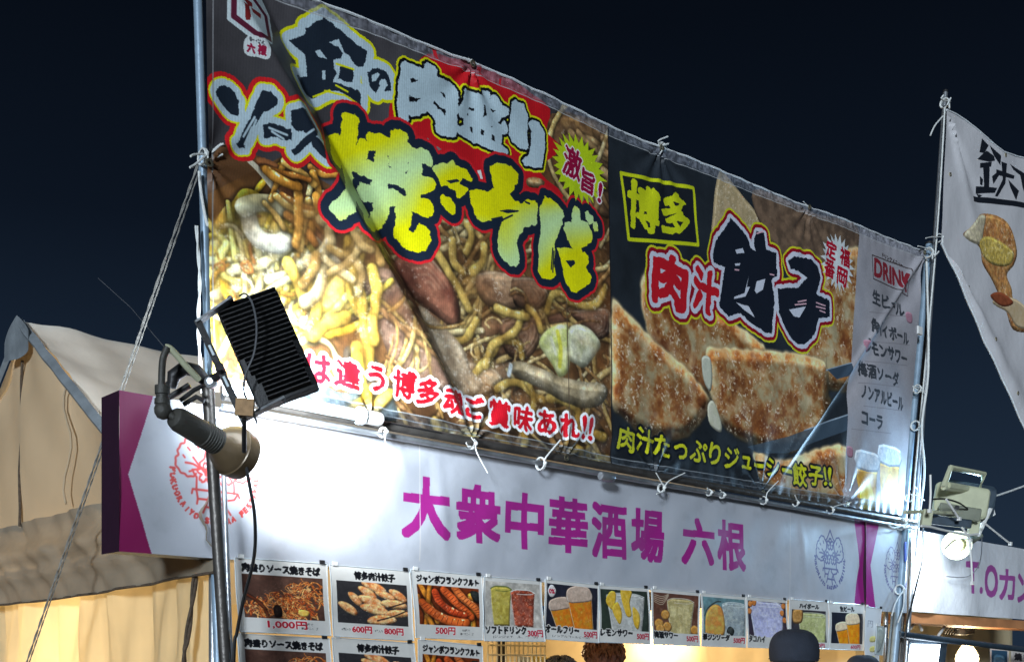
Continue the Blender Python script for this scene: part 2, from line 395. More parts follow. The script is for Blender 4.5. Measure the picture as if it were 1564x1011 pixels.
# ================================================================== the prints
RB = 400.0; OB = .05                                     # banner print: 400 px per metre, banner hangs 5 cm proud of the frame
bs0, bz1 = sz(296, -100, OB)[0], 4.75
bs1, bz0 = sz(1440, 700, OB)[0], 2.40
def PB(px, py):
    s_, z_ = sz(px, py, OB); return ((s_ - bs0) * RB, (bz1 - z_) * RB)
B = Can((bs1 - bs0) * RB, (bz1 - bz0) * RB, (84, 82, 84), PB)
def Zf(ox, oy, sc):
    return lambda *p: [(ox + x / sc, oy + y / sc) for (x, y) in p]
ZA = Zf(290, 0, 4.594); ZC = Zf(290, 200, 4.397); ZD = Zf(600, 60, 4.397); ZE = Zf(600, 270, 4.397)
ZF = Zf(920, 200, 3.369); ZG = Zf(920, 470, 3.159); ZH = Zf(300, 300, 2.444); ZI = Zf(460, 470, 3.258)
def pscale(px, py):
    t = plane_t(px, OB); return RB * t / F
def pglyph(ch, cx, cy, w, h, rot=0., **kw):               # glyph placed on the banner at a surveyed spot
    sl = (HY - cy) / (2593 - cx); a = w / 2; b = h / 2
    ex = np.array((a, a * sl)); ey = np.array((0, b))
    if rot: r = math.radians(rot); ex, ey = ex * math.cos(r) + ey * math.sin(r) * a / b, ey * math.cos(r) - ex * math.sin(r) * b / a
    c = np.array((cx, cy)); tl = B.P(*(c - ex - ey)); tr = B.P(*(c + ex - ey)); bl = B.P(*(c - ex + ey))
    return B.gmask(ch, (tl, tr, bl), **kw)
def streaks(g, cx0, cx1, cy0, cy1, n, r0, r1, cols, ang=None, L=(30, 90), curl=.8, spec=.5):
    for _ in range(n):
        x = random.uniform(cx0, cx1); y = random.uniform(cy0, cy1); a = random.uniform(0, 6.28) if ang is None else ang + random.gauss(0, .45)
        p = [(x, y)]; l = random.uniform(*L) / 4
        k = random.gauss(0, curl)
        for i in range(4):
            a += k * random.uniform(.3, 1.2); x += math.cos(a) * l; y += math.sin(a) * l; p.append((x, y))
        g.noodle(p, random.uniform(r0, r1), random.choice(cols), spec=spec, n=5)
H_, W_ = B.h, B.w
# --- left panel background: grey steam, then the food photograph
n1 = fbm(H_, W_, 160, 5, 4)[..., None]
B.a[:] = np.array([.27, .26, .27]) * (.55 + .9 * n1)
B.fill(B.pmask([(318, 250), (420, 250), (560, 330), (700, 300), (940, 200), (940, 740), (318, 640)], 2, 4), (98, 66, 40))
f1 = fbm(H_, W_, 60, 9, 5)[..., None]; fm = B.pmask([(310, 300), (430, 240), (560, 330), (700, 300), (860, 170), (934, 190), (934, 760), (310, 680)])
sl_ = (slice(fm[1], fm[1] + fm[2].shape[0]), slice(fm[0], fm[0] + fm[2].shape[1]))
fc = (np.array([.20, .12, .07]) * (1 - f1) + np.array([.62, .42, .22]) * f1)[sl_]
B.fill((fm[0], fm[1], fm[2]), fc.astype(np.float32), .92)
NC = [(206, 168, 92), (216, 184, 116), (188, 146, 76), (222, 196, 136), (172, 126, 70)]
YC = [(250, 214, 70), (255, 232, 120), (244, 190, 50), (255, 240, 170)]
# upper right corner: brown pork and shavings
B.blob([(840, 175), (934, 205), (934, 330), (890, 300), (850, 230)], (96, 68, 46), (160, 120, 74), 18)
streaks(B, 850, 925, 190, 300, 26, 6, 12, [(150, 112, 70), (190, 150, 96), (120, 88, 56)], 1.0, (40, 90), .2, .3)
# noodles right and centre
streaks(B, 640, 925, 330, 480, 44, 4, 7, NC, None, (90, 240), .45)
B.blob(ZE((570, 660), (700, 650), (860, 690), (870, 850), (700, 890), (590, 820)), (150, 112, 78), (184, 146, 104), 24, .6, 14)
B.blob(ZE((800, 690), (960, 700), (1020, 800), (960, 870), (820, 860)), (104, 70, 48), (134, 96, 66), 24, .6, 14)
B.blob(ZE((90, 520), (230, 510), (330, 620), (400, 720), (440, 900), (420, 1010), (300, 900), (180, 800), (60, 640)), (122, 66, 48), (150, 88, 62), 30, .6, 14)
for p in (ZE((200, 640), (330, 700), (400, 790), (410, 910)), ZE((180, 740), (280, 760), (360, 820), (330, 880)), ZE((120, 800), (240, 880), (330, 930), (380, 1010)),
          ZE((230, 700), (300, 760), (380, 860), (370, 920))): B.noodle(p, 7, (164, 108, 70), spec=.9)
for p, c1, c2 in ((ZI((560, 60), (700, 40), (800, 120), (760, 260), (620, 240)), (120, 84, 56), (160, 120, 84)), (ZI((860, 90), (1000, 60), (1160, 120), (1140, 240), (960, 260)), (96, 62, 40), (140, 100, 66)),
                  (ZI((1120, 20), (1400, 20), (1500, 90), (1440, 200), (1200, 160)), (90, 58, 44), (128, 88, 64)), (ZI((760, 260), (1000, 260), (1100, 360), (1000, 460), (800, 400)), (130, 96, 66), (176, 140, 100)),
                  (ZI((900, 420), (1300, 460), (1500, 620), (1300, 700), (900, 560)), (80, 56, 38), (120, 88, 56))): B.blob(p, c1, c2, 26, .5, 16, light=.4, speck=.12)
streaks(B, 690, 925, 455, 640, 32, 4, 7.2, NC, None, (90, 240), .45)
for p, c1, c2 in ((ZE((80, 500), (230, 500), (340, 620), (420, 740), (470, 900), (440, 1011), (320, 920), (180, 800), (60, 640)), (116, 62, 46), (168, 104, 76)),
                  (ZE((560, 650), (700, 640), (850, 690), (880, 850), (760, 900), (600, 830)), (132, 94, 66), (186, 146, 106)), (ZE((800, 680), (960, 690), (1050, 800), (980, 890), (820, 870)), (96, 64, 44), (140, 98, 68)),
                  (ZI((1000, 60), (1180, 30), (1190, 150), (1120, 260), (1020, 220)), (110, 74, 52), (160, 114, 80)), (ZI((780, 250), (960, 300), (1010, 380), (900, 440), (790, 380)), (140, 104, 70), (198, 168, 126)),
                  (ZI((1340, 20), (1520, 10), (1530, 120), (1470, 160), (1400, 100)), (92, 58, 44), (130, 90, 66))):
    B.blob(p, c1, c2, 30, .45, 12, light=.9)
    c_ = np.mean(np.array(p), 0)
    for k in range(4):
        f = .78 - .2 * k; q = [tuple(c_ + (np.array(a) - c_) * f) for a in p[:4]]; B.line(q, 1.6 + k * .4, (226, 186, 150), 5, alpha=.28)
    B.line([tuple(c_ + (np.array(a) - c_) * .95) for a in p[:3]], 2.2, (240, 214, 180), 5, alpha=.5)
streaks(B, 690, 925, 455, 700, 44, 1.6, 3.4, [(226, 190, 120), (160, 110, 60), (120, 80, 44)], None, (20, 50), .8, .9)
for p in (ZI((720, 240), (740, 160), (830, 150), (880, 60)), ZI((840, 380), (900, 300), (960, 220), (1000, 160), (1080, 180), (1100, 240)), ZI((1100, 30), (1060, 120), (960, 180), (930, 280)),
          ZE((1030, 900), (1060, 800), (1130, 790), (1200, 850), (1350, 860), (1420, 740)), ZE((150, 460), (250, 450), (320, 520), (380, 620), (450, 740), (520, 880)), ZE((490, 320), (520, 400), (490, 500)),
          ZE((600, 470), (590, 580), (530, 640)), ZE((400, 430), (410, 560), (470, 640)), ZE((900, 880), (960, 940), (990, 1030)), ZE((700, 880), (800, 920), (900, 940)), ZI((980, 400), (1040, 370), (1100, 380), (1160, 440), (1200, 460))):
    B.noodle(p, 8.5, (222, 184, 88), spec=.9, dark=.5)
# the large pork slice, middle
B.blob(ZH((600, 290), (690, 280), (740, 340), (780, 440), (830, 540), (900, 640), (960, 710), (860, 740), (760, 680), (700, 560), (650, 440)), (112, 82, 66), (176, 136, 108), 22, .5, 14, speck=.3)
if 0: B.blob(ZH((600, 290), (700, 270), (760, 330), (800, 430), (860, 540), (930, 640), (990, 700), (980, 760), (860, 760), (760, 690), (700, 560), (650, 440)), (140, 102, 80), (170, 132, 104), 40, .55, 20, speck=.15)
B.blob(ZH((850, 400), (930, 470), (1010, 560), (1040, 640), (1080, 700), (1020, 760), (960, 690), (900, 590)), (170, 142, 110), (206, 184, 150), 16, .6, 10, speck=.6)
B.blob(ZH((560, 560), (660, 600), (720, 700), (760, 780), (640, 800), (560, 700)), (96, 84, 70), (120, 100, 78), 30)
streaks(B, 560, 640, 440, 620, 26, 2, 5, [(206, 160, 84), (180, 130, 80), (226, 190, 110)], 1.1, (50, 120), .3, .9)
# bright egg and cabbage pile, lower left
B.blob(ZH((90, 60), (150, 20), (260, 10), (330, 60), (400, 130), (480, 200), (560, 300), (600, 430), (470, 520), (420, 560), (40, 560), (50, 200)), (240, 190, 70), (255, 228, 140), 26, .75, 12, speck=.25)
B.blob(ZH((210, 220), (330, 200), (440, 280), (450, 360), (330, 420), (230, 350)), (226, 170, 110), (240, 196, 140), 30, .8, 16)
streaks(B, 330, 470, 320, 560, 46, 4, 9, YC, None, (80, 200), .5, .6)
streaks(B, 325, 480, 320, 600, 50, 2, 4, [(200, 140, 50), (255, 240, 190), (180, 110, 50)], None, (20, 50), .9, .6)
B.noodle(ZC((400, 560), (430, 660), (500, 730), (600, 750), (650, 720)), 15, (250, 248, 225), spec=.6, dark=.7)
B.noodle(ZC((370, 500), (450, 470), (560, 480), (600, 500)), 15, (235, 232, 190), spec=.4, dark=.7)
for p in (ZH((480, 130), (520, 90), (580, 110), (600, 180), (590, 260), (570, 340), (600, 430)), ZH((560, 170), (570, 260), (600, 350), (620, 450), (640, 560), (640, 640)), ZH((490, 160), (500, 110), (550, 100)),
          ZH((350, 250), (390, 330), (420, 400)), ZH((430, 320), (450, 420), (430, 520)), ZH((640, 280), (660, 360), (650, 450), (660, 540)), ZH((600, 560), (610, 680), (640, 760), (700, 740)),
          ZH((560, 790), (640, 790), (720, 740)), ZH((440, 520), (500, 470), (560, 450)), ZH((330, 100), (400, 150), (470, 230))):
    B.noodle(p, random.uniform(8, 12), (240, 196, 76), spec=.9, dark=.5)
# dark chopstick with bright rim
B.blob(ZC((440, 200), (520, 190), (700, 330), (900, 640), (1020, 830), (1010, 900), (900, 780), (700, 560), (520, 340)), (112, 66, 40), (164, 104, 58), 16, .6, 8)
B.line(ZC((405, 200), (560, 370), (720, 590), (860, 740), (1000, 890)), 5, (206, 196, 170), 4)
streaks(B, 400, 500, 245, 330, 18, 5, 9, [(216, 150, 60), (190, 120, 50), (230, 180, 90)], .9, (40, 90), .25, .9)
streaks(B, 480, 560, 330, 400, 14, 6, 11, NC, .9, (40, 80), .4, .9)
# lower strip
streaks(B, 490, 930, 640, 730, 40, 6, 11, [(190, 150, 60), (150, 110, 60), (206, 170, 80)], .3, (30, 80))
B.blob(ZI((0, 330), (90, 350), (200, 420), (440, 440), (470, 560), (230, 530), (0, 480)), (76, 96, 104), (110, 124, 126), 30)
B.noodle(ZI((280, 250), (300, 380), (330, 440), (250, 520)), 12, (240, 200, 60), spec=.5)
B.noodle(ZI((420, 440), (380, 480), (300, 520), (230, 530)), 11, (240, 200, 80), spec=.5)
# sausage and cabbage, lower right of the left panel
B.blob(ZI((1040, 280), (1100, 265), (1180, 300), (1300, 350), (1400, 370), (1490, 380), (1515, 430), (1470, 490), (1380, 500), (1260, 450), (1160, 390), (1060, 330)), (166, 146, 108), (200, 184, 150), 20, .55, 16, light=.5)
B.line(ZI((1045, 285), (1035, 330)), 5, (226, 240, 244))
B.blob(ZI((1180, 175), (1210, 120), (1260, 90), (1300, 85), (1325, 110), (1325, 300), (1280, 345), (1240, 280), (1200, 220)), (196, 204, 110), (226, 226, 170), 14, .75, 8)
B.blob(ZI((1325, 115), (1370, 85), (1430, 110), (1480, 180), (1460, 230), (1400, 300), (1350, 280), (1325, 250)), (206, 208, 160), (232, 230, 196), 16, .7, 10)
B.line(ZI((1270, 120), (1285, 200), (1280, 290)), 5, (216, 210, 60), 3)
B.line(ZI((1240, 150), (1262, 230)), 4, (240, 240, 206), 3)
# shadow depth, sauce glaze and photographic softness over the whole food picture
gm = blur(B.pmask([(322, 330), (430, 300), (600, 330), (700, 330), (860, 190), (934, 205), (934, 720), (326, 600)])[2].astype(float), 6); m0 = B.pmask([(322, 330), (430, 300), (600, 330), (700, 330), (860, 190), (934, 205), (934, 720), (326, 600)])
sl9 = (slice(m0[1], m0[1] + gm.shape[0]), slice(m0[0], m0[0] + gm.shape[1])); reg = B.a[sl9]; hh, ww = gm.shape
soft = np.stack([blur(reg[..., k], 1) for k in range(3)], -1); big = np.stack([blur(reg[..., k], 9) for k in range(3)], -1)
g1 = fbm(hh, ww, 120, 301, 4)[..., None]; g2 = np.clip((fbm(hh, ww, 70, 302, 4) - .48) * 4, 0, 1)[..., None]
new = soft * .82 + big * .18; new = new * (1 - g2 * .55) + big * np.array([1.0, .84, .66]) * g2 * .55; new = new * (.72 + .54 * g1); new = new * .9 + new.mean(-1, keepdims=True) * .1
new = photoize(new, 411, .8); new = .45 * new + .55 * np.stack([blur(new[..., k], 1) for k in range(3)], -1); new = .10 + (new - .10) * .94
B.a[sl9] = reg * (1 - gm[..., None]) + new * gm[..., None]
# red field behind the headline
B.fill(B.pmask([(655, 82), (700, 92), (760, 112), (800, 138), (838, 168), (832, 200), (845, 215), (856, 230), (820, 262), (860, 300), (800, 330), (690, 300), (622, 236), (598, 180), (604, 140), (628, 108)], 2, 3), (196, 26, 34))
B.blob(ZE((890, 20), (950, 10), (1010, 40), (980, 80), (900, 70)), (170, 120, 70), (210, 180, 130), 8)
for p in (ZD((230, 660), (255, 690), (235, 720)), ZD((232, 740), (290, 722), (320, 745), (260, 765), (228, 790))): B.fill(B.pmask(p), (128, 112, 112))
B.fill(B.pmask(ZD((555, 888), (578, 884), (592, 945), (568, 950))), (226, 226, 222))
# --- headline lettering, row one
K = (30, 40, 52); LB = (186, 206, 214); YE = (224, 222, 20); YP = (200, 226, 160)
def lay(polys, outs, col, smooth=0, warp=0, pad=46):
    ms = [B.pmask(p, 4, smooth) if isinstance(p, list) else p for p in polys]
    u = B.union(ms, pad)
    if warp: u = (u[0], u[1], B.warp(u[2], warp, 7))
    B.layers(u, outs); B.fill(u, col); return u
kin = ZA((960, 108), (1050, 180), (1090, 215), (1180, 300), (1255, 350), (1240, 450), (1200, 450), (1150, 400), (1100, 335), (1060, 258), (1000, 275), (1060, 310), (1095, 350), (1085, 390), (1045, 400), (1050, 455), (1060, 475), (1050, 545), (1085, 565), (1150, 590), (1200, 610), (1225, 650), (1222, 720), (1150, 660), (1110, 625), (1060, 610), (1000, 610), (930, 640), (860, 645), (820, 600), (785, 500), (820, 490), (885, 495), (870, 420), (858, 350), (800, 300), (742, 245), (800, 220), (840, 210), (850, 175))
kin2 = ZA((1085, 450), (1170, 465), (1175, 500), (1165, 550), (1110, 545), (1075, 530))
no = ZA((1262, 490), (1300, 465), (1350, 475), (1395, 520), (1415, 580), (1418, 635), (1370, 635), (1390, 600), (1380, 550), (1352, 556), (1320, 640), (1285, 600), (1268, 550))
lay([kin, kin2, no], [(19, YE), (14, LB)], K, 0, 2)
for h in (ZA((920, 330), (950, 322), (1000, 390), (945, 370)), ZA((975, 465), (995, 465), (1000, 530), (980, 525)), ZA((1290, 520), (1325, 505), (1345, 515), (1320, 560), (1295, 565))): B.fill(B.pmask(h), LB)
for a, b in (((1060, 425), (1170, 470)), ((1000, 600), (1110, 640)), ((1065, 570), (1140, 620)), ((930, 635), (1030, 600)), ((1120, 640), (1200, 700))):
    B.line(ZA(a, b), 1.6, YE)
niku = ZD((35, 150), (90, 165), (130, 185), (165, 180), (180, 145), (230, 175), (290, 180), (340, 220), (370, 290), (400, 370), (420, 440), (410, 490), (380, 520), (365, 590), (340, 625), (290, 590), (260, 510), (225, 480), (270, 450), (230, 430), (190, 460), (170, 490), (110, 495), (80, 470), (60, 350), (45, 250))
mori = ZD((410, 330), (480, 315), (540, 330), (575, 360), (580, 315), (620, 350), (690, 380), (735, 410), (725, 440), (705, 450), (740, 490), (730, 550), (715, 580), (725, 630), (710, 635), (770, 700), (775, 745), (700, 735), (620, 700), (560, 690), (470, 650), (440, 580), (470, 570), (465, 490), (500, 470), (440, 420), (415, 370))
ri1 = ZD((780, 430), (810, 410), (870, 440), (895, 520), (890, 560), (885, 640), (895, 740), (870, 750), (790, 700), (765, 640), (770, 520))
ri2 = ZD((892, 570), (920, 540), (970, 560), (1005, 620), (1010, 740), (990, 860), (950, 870), (870, 850), (855, 820), (898, 780), (912, 700), (910, 620))
niku = pglyph('肉', 652, 148, 76, 92, 2, bold=8, warp=3, wsc=18, pad=6); mori = pglyph('盛', 734, 181, 72, 80, 3, bold=5, warp=2.5, wsc=18, pad=6)
lay([niku, mori, ri1, ri2], [(9, YE), (5.4, (14, 16, 22))], LB, 0, 1.5)
# --- row two: sauce
so1 = ZA((180, 650), (195, 615), (230, 603), (270, 615), (310, 650), (335, 720), (340, 790), (330, 812), (290, 800), (240, 750), (195, 700))
so2 = ZA((480, 650), (530, 665), (578, 725), (575, 765), (500, 800), (455, 860), (430, 930), (400, 1000), (385, 1040), (325, 1018), (350, 960), (400, 860), (440, 750))
ba_ = ZA((495, 880), (540, 875), (600, 890), (685, 930), (690, 1000), (620, 985), (560, 960), (520, 980), (505, 930))
su1 = [(434.7, 175), (442, 173), (458, 174), (471, 187), (481, 205), (474, 214), (447, 241), (441, 232), (462, 210), (455, 205), (445, 203), (438, 195)]
su2 = [(470, 214), (483, 220), (496, 241), (493.5, 251), (483, 243), (467, 223)]
lay([so1, so2, ba_, su1, su2], [(20, (206, 30, 36)), (13, YE), (10, LB)], K, 0, 1.5)
for a, b in (((370, 960), (440, 830)), ((400, 1000), (450, 850)), ((385, 1010), (425, 900)), ((540, 905), (660, 960)), ((560, 930), (640, 985)), ((730, 1000), (830, 930))): B.line(ZA(a, b), 1.8, LB)
# --- row two: the big yellow characters
yk = ZC((850, -10), (925, -10), (985, 30), (1010, 60), (1010, -60), (1090, -130), (1190, -110), (1330, -60), (1360, -20), (1440, 0), (1470, 60), (1440, 100), (1500, 190), (1480, 260), (1550, 420), (1540, 470), (1450, 500), (1380, 520), (1330, 630), (1275, 660), (1180, 560), (1040, 400), (960, 340), (1020, 290), (960, 180), (900, 60))
yk = ZC((850, -10), (925, -20), (985, 30), (1005, 20), (1010, -60), (1060, -110), (1130, -70), (1170, -100), (1250, -95), (1290, -30), (1400, 20), (1450, 100), (1395, 130), (1440, 200), (1490, 260), (1480, 340), (1530, 460), (1520, 520), (1430, 540), (1330, 640), (1275, 665), (1180, 580), (1060, 430), (965, 350), (1010, 290), (960, 180), (900, 60))
ki1 = ZD((268, 850), (320, 825), (360, 840), (385, 812), (410, 850), (480, 880), (525, 940), (520, 968), (455, 940), (440, 970), (495, 1000), (490, 1020), (440, 1078), (415, 1055), (405, 1020), (360, 990), (320, 985), (300, 930), (270, 880))
ki2 = ZE((315, 140), (335, 120), (380, 140), (415, 190), (410, 245), (385, 252), (345, 220), (318, 170))
so_ = ZE((635, -70), (680, -88), (770, -73), (830, -20), (825, 50), (770, 120), (800, 150), (840, 185), (880, 160), (945, 155), (965, 190), (960, 320), (920, 330), (870, 350), (840, 400), (820, 440), (840, 520), (845, 590), (820, 612), (770, 590), (710, 540), (690, 480), (690, 400), (720, 310), (740, 280), (640, 295), (580, 305), (550, 280), (510, 180), (495, 100), (520, 90), (620, 100), (665, 75), (640, 0))
ba1 = ZE((975, 220), (1010, 135), (1060, 150), (1140, 220), (1145, 270), (1110, 380), (1085, 450), (1080, 560), (1090, 665), (1060, 690), (1000, 680), (970, 640), (970, 500), (985, 350))
ba2 = ZE((1195, 305), (1205, 210), (1220, 190), (1250, 215), (1265, 295), (1310, 310), (1340, 370), (1340, 430), (1300, 460), (1270, 490), (1310, 530), (1310, 580), (1290, 600), (1330, 670), (1320, 710), (1230, 775), (1190, 770), (1150, 700), (1130, 600), (1100, 475), (1160, 470), (1205, 480), (1170, 430), (1140, 340), (1150, 310))
ba3 = ZE((1290, 235), (1315, 228), (1345, 265), (1348, 310), (1325, 325), (1295, 290)); ba4 = ZE((1345, 300), (1365, 290), (1380, 320), (1375, 360), (1355, 370), (1343, 340))
ms = [pglyph('焼', 583, 275, 150, 172, 2, bold=8, warp=4, wsc=18, pad=6)] + [B.pmask(p, 4) for p in (ki1, ki2, so_, ba1, ba2, ba3, ba4)]; u = B.union(ms, 50); u = (u[0], u[1], B.warp(u[2], 2.2, 9))
gh, gw = u[2].shape; YY, XX = np.mgrid[0:gh, 0:gw]
gr = .5 + .5 * np.sin((XX * .5 + YY * .9) / 30 + 3 * (vnoise(gh, gw, 120, 8) - .5)); gr = np.clip(gr * 1.6 - .7, 0, 1)[..., None]
ycol = (np.array([.90, .88, .04]) * (1 - gr) + np.array([.76, .90, .70]) * gr).astype(np.float32)
B.layers(u, [(20, (206, 34, 42)), (15, (26, 38, 54))]); B.fill(u, ycol)
KD = (26, 38, 54)
for h in (
          ZE((700, 235), (760, 225), (835, 232), (830, 242), (760, 252)), ZE((1155, 565), (1215, 562), (1222, 585), (1190, 612)),
          ZE((1100, 462), (1150, 465), (1205, 484), (1140, 474)), ZE((1265, 480), (1300, 465), (1335, 470), (1300, 492), (1275, 510)), ZD((350, 955), (420, 945), (440, 960), (380, 975)), ZE((870, 165), (915, 182), (910, 192), (880, 180))): B.fill(B.pmask(h), KD)
for a, b in (((1070, 480), (1060, 620)), ((1078, 500), (1070, 640)), ((730, 290), (790, 262)), ((650, 290), (720, 275))): B.line(ZE(a, b), 1.6, KD)
# --- starburst and its text
def burst(cx, cy, rx, ry, n, inner, col, sl):
    p = []
    for i in range(2 * n):
        a = math.pi * i / n; r = 1. if i % 2 == 0 else inner; x = math.cos(a) * rx * r * random.uniform(.93, 1.05); p.append((cx + x, cy + math.sin(a) * ry * r + x * sl))
    B.fill(B.pmask(p), col)
burst(884, 258, 44, 52, 26, .74, (190, 214, 30), .42)
for ch, x, y, w, h in (('激', 874, 250, 27, 46), ('旨', 899, 278, 20, 34), ('!', 918, 294, 4, 30)):
    m = pglyph(ch, x, y, w, h, 6, bold=1.6, pad=8); B.layers(m, [(3.2, (236, 230, 226))]); B.fill(m, (150, 16, 60))
# --- badge, top left
hexo = ZA((245, -60), (330, -150), (470, -150), (585, 80), (575, 250), (545, 330), (440, 300), (370, 270), (245, 155))
lay([hexo], [(2, (200, 214, 216))], (196, 210, 212))
B.line(ZA((275, -60), (275, 140), (430, 280), (540, 300), (555, 95), (450, -20)), 3.2, (88, 26, 48)); B.line(ZA((290, -60), (290, 130), (430, 262), (528, 285), (540, 100), (450, 0)), 1.6, (88, 26, 48))
for p in (ZA((350, 40), (395, 60), (385, 175), (355, 172)), ZA((330, -20), (430, 30), (425, 65), (385, 60)), ZA((410, 70), (500, 100), (490, 140), (420, 110))): B.fill(B.pmask(p), (126, 34, 34))
lay([ZA((365, 290), (400, 275), (450, 300), (500, 320), (520, 380), (515, 440), (490, 450), (440, 430), (380, 415), (352, 380), (350, 320))], [], (208, 216, 216), 3)
for ch, x, y, w, h in (('六', 376.5, 80, 11, 13), ('根', 391.5, 84, 11, 14)): B.fill(pglyph(ch, x, y, w, h, bold=1.4), (150, 24, 60))
B.fill(pglyph('ろっこん', 384, 70, 22, 4.5, bold=.6), (90, 90, 96))
# --- slogan along the bottom of the left panel
ms = [pglyph(ch, x, y, w, h, r, bold=2.0, warp=.9) for ch, x, y, w, h, r in (('味', 447, 551, 36, 38, 0), ('は', 488, 562, 36, 42, 0), ('違', 532, 571, 38, 40, 2), ('う', 575, 578, 26, 36, -4), ('博', 616, 587, 32, 40, 3), ('多', 652, 599, 30, 38, 3), ('魂', 692, 613, 32, 38, 0), ('ご', 727, 621, 28, 34, 0), ('賞', 764, 631, 28, 40, 4), ('味', 799, 639, 27, 36, 2), ('あ', 833, 645, 25, 34, 0), ('れ', 867, 651, 26, 34, 0), ('!!', 894, 654, 15, 34, 2))]
u = B.union(ms, 14); B.layers(u, [(6.5, (232, 234, 236))]); B.fill(u, (206, 24, 40))
# --- right panel
pn = [(931, 150), (1315, 340), (1286, 770), (931, 730)]
m = B.pmask(pn); f2 = fbm(H_, W_, 90, 33, 4)[..., None]; sl2 = (slice(m[1], m[1] + m[2].shape[0]), slice(m[0], m[0] + m[2].shape[1]))
B.fill(m, (np.array([.13, .15, .17]) * (.7 + .8 * f2))[sl2].astype(np.float32))
B.blob([(1098, 262), (1115, 275), (1135, 300), (1160, 330), (1180, 380), (1120, 420), (1090, 380), (1090, 320)], (170, 150, 112), (196, 172, 132), 14, .6, 10, speck=.4)
B.blob([(1150, 290), (1250, 330), (1310, 350), (1310, 470), (1260, 450), (1190, 390)], (92, 74, 60), (124, 100, 80), 20, .7, 10)
DC, DB, SP = (196, 178, 132), (168, 112, 62), (236, 226, 204)
for p, sd in (([(1210, 450), (1316, 380), (1320, 560), (1285, 600), (1230, 560)], 3), ([(978, 430), (1010, 410), (1110, 480), (1170, 530), (1160, 560), (1100, 600), (1080, 608), (1020, 570), (985, 500)], 11),
              ([(931, 465), (950, 470), (1000, 520), (1050, 560), (1082, 600), (1088, 620), (1070, 650), (1040, 672), (990, 668), (950, 640), (931, 610)], 19),
              ([(1080, 535), (1100, 528), (1160, 533), (1230, 540), (1262, 560), (1262, 640), (1220, 690), (1150, 680), (1105, 650), (1088, 600)], 27), ([(1150, 690), (1200, 700), (1290, 680), (1300, 770), (1190, 760)], 35)):
    mx0, my0, mk = B.pmask(p, 14, 6); hh, ww = mk.shape; mk = B.warp(mk, 3, 16); sf = blur(mk.astype(float), 4)
    b1 = blur(blur(mk.astype(float), 20), 14); b2 = blur(mk.astype(float), 6); inn = np.clip((b1 - .52) * 3.2, 0, 1)
    nb_ = fbm(hh, ww, 70, sd, 5) * .5 + fbm(hh, ww, 26, sd + 5, 4) * .42 + vnoise(hh, ww, 7, sd + 9) * .08
    br = np.clip((nb_ - .36) * 5.5, 0, 1) * inn; dk = np.clip((nb_ - .50) * 6, 0, 1) * inn
    cr_ = np.array([.70, .63, .48]); br_c = np.array([.64, .42, .22]); dk_c = np.array([.40, .20, .10])
    c = cr_ * (1 - br[..., None]) + br_c * br[..., None]; c = c * (1 - dk[..., None] * .8) + dk_c * dk[..., None] * .8
    gl = np.clip((vnoise(hh, ww, 2.6, sd + 3) * .5 + vnoise(hh, ww, 6, sd + 4) * .5 - .60) * 7, 0, 1) * np.clip(br * 1.4 + .1, 0, 1) * np.clip((fbm(hh, ww, 30, sd + 8) - .36) * 4, 0, 1)
    gy_, gx_ = np.gradient(b1); lit = np.clip((gy_ * .8 + gx_ * .5) * 62, -.6, .55)
    c = c * (.62 + .38 * np.clip((b2 - .4) * 2, 0, 1))[..., None] * (1 + lit)[..., None] * (.8 + .4 * fbm(hh, ww, 40, sd + 2))[..., None]
    c = c * (1 - gl[..., None] * .8) + np.array([.98, .94, .86]) * gl[..., None] * .8
    sh_ = np.clip((fbm(hh, ww, 34, sd + 77, 3) - .56) * 5, 0, 1)[..., None] * inn[..., None]; c = c * (1 - sh_ * .3) + np.array([.95, .88, .74]) * sh_ * .3
    c = .35 * c + .65 * np.stack([blur(c[..., k], 1) for k in range(3)], -1)
    B.fill((mx0, my0, sf.astype(np.float32)), np.clip(c, 0, 1).astype(np.float32))
B.blob(ZG((490, 240), (530, 240), (540, 330), (530, 400), (500, 350)), (196, 200, 180), (206, 206, 186), 10, .7, 5)
B.blob(ZG((515, 470), (545, 450), (580, 560), (570, 600), (520, 560)), (206, 204, 176), (216, 212, 190), 10, .7, 5)
for p, c, r in ((ZG((1080, 300), (1220, 260)), (150, 166, 180), 2.2), (ZG((980, 590), (1180, 515)), (150, 166, 180), 2)): B.line(p, r, c)
B.fill(B.pmask(ZG((1085, 300), (1225, 262), (1180, 330), (1130, 345))), (60, 76, 92)); B.fill(B.pmask(ZG((700, 670), (900, 620), (1180, 520), (1180, 590), (900, 700), (760, 700))), (70, 88, 104), .8)
B.line([(951, 263), (1059, 287), (1068, 373), (960, 367 - 2)], 3.6, (206, 214, 30), closed=True)
B.fill(B.pmask([(953, 266), (1057, 289), (1065, 370), (962, 363)]), (30, 34, 40)); B.line([(951, 263), (1059, 287), (1068, 373), (961, 365)], 4.2, (206, 214, 30), closed=True)
for ch, x, y, w, h in (('博', 984, 317, 46, 70), ('多', 1033, 329, 40, 66)): B.fill(pglyph(ch, x, y, w, h, 2, bold=4, warp=2.5), (206, 214, 30))
rn = ZF((258, 655), (300, 665), (330, 630), (380, 655), (430, 690), (455, 760), (455, 810), (440, 840), (410, 910), (370, 870), (350, 790), (330, 800), (330, 850), (290, 855), (270, 780))
rj = ZF((520, 780), (545, 760), (560, 775), (575, 770), (600, 735), (602, 830), (575, 870), (585, 930), (545, 935), (540, 850), (505, 870), (480, 890), (475, 860), (505, 800))
rj2 = ZF((470, 715), (495, 705), (508, 730), (490, 745), (470, 735))
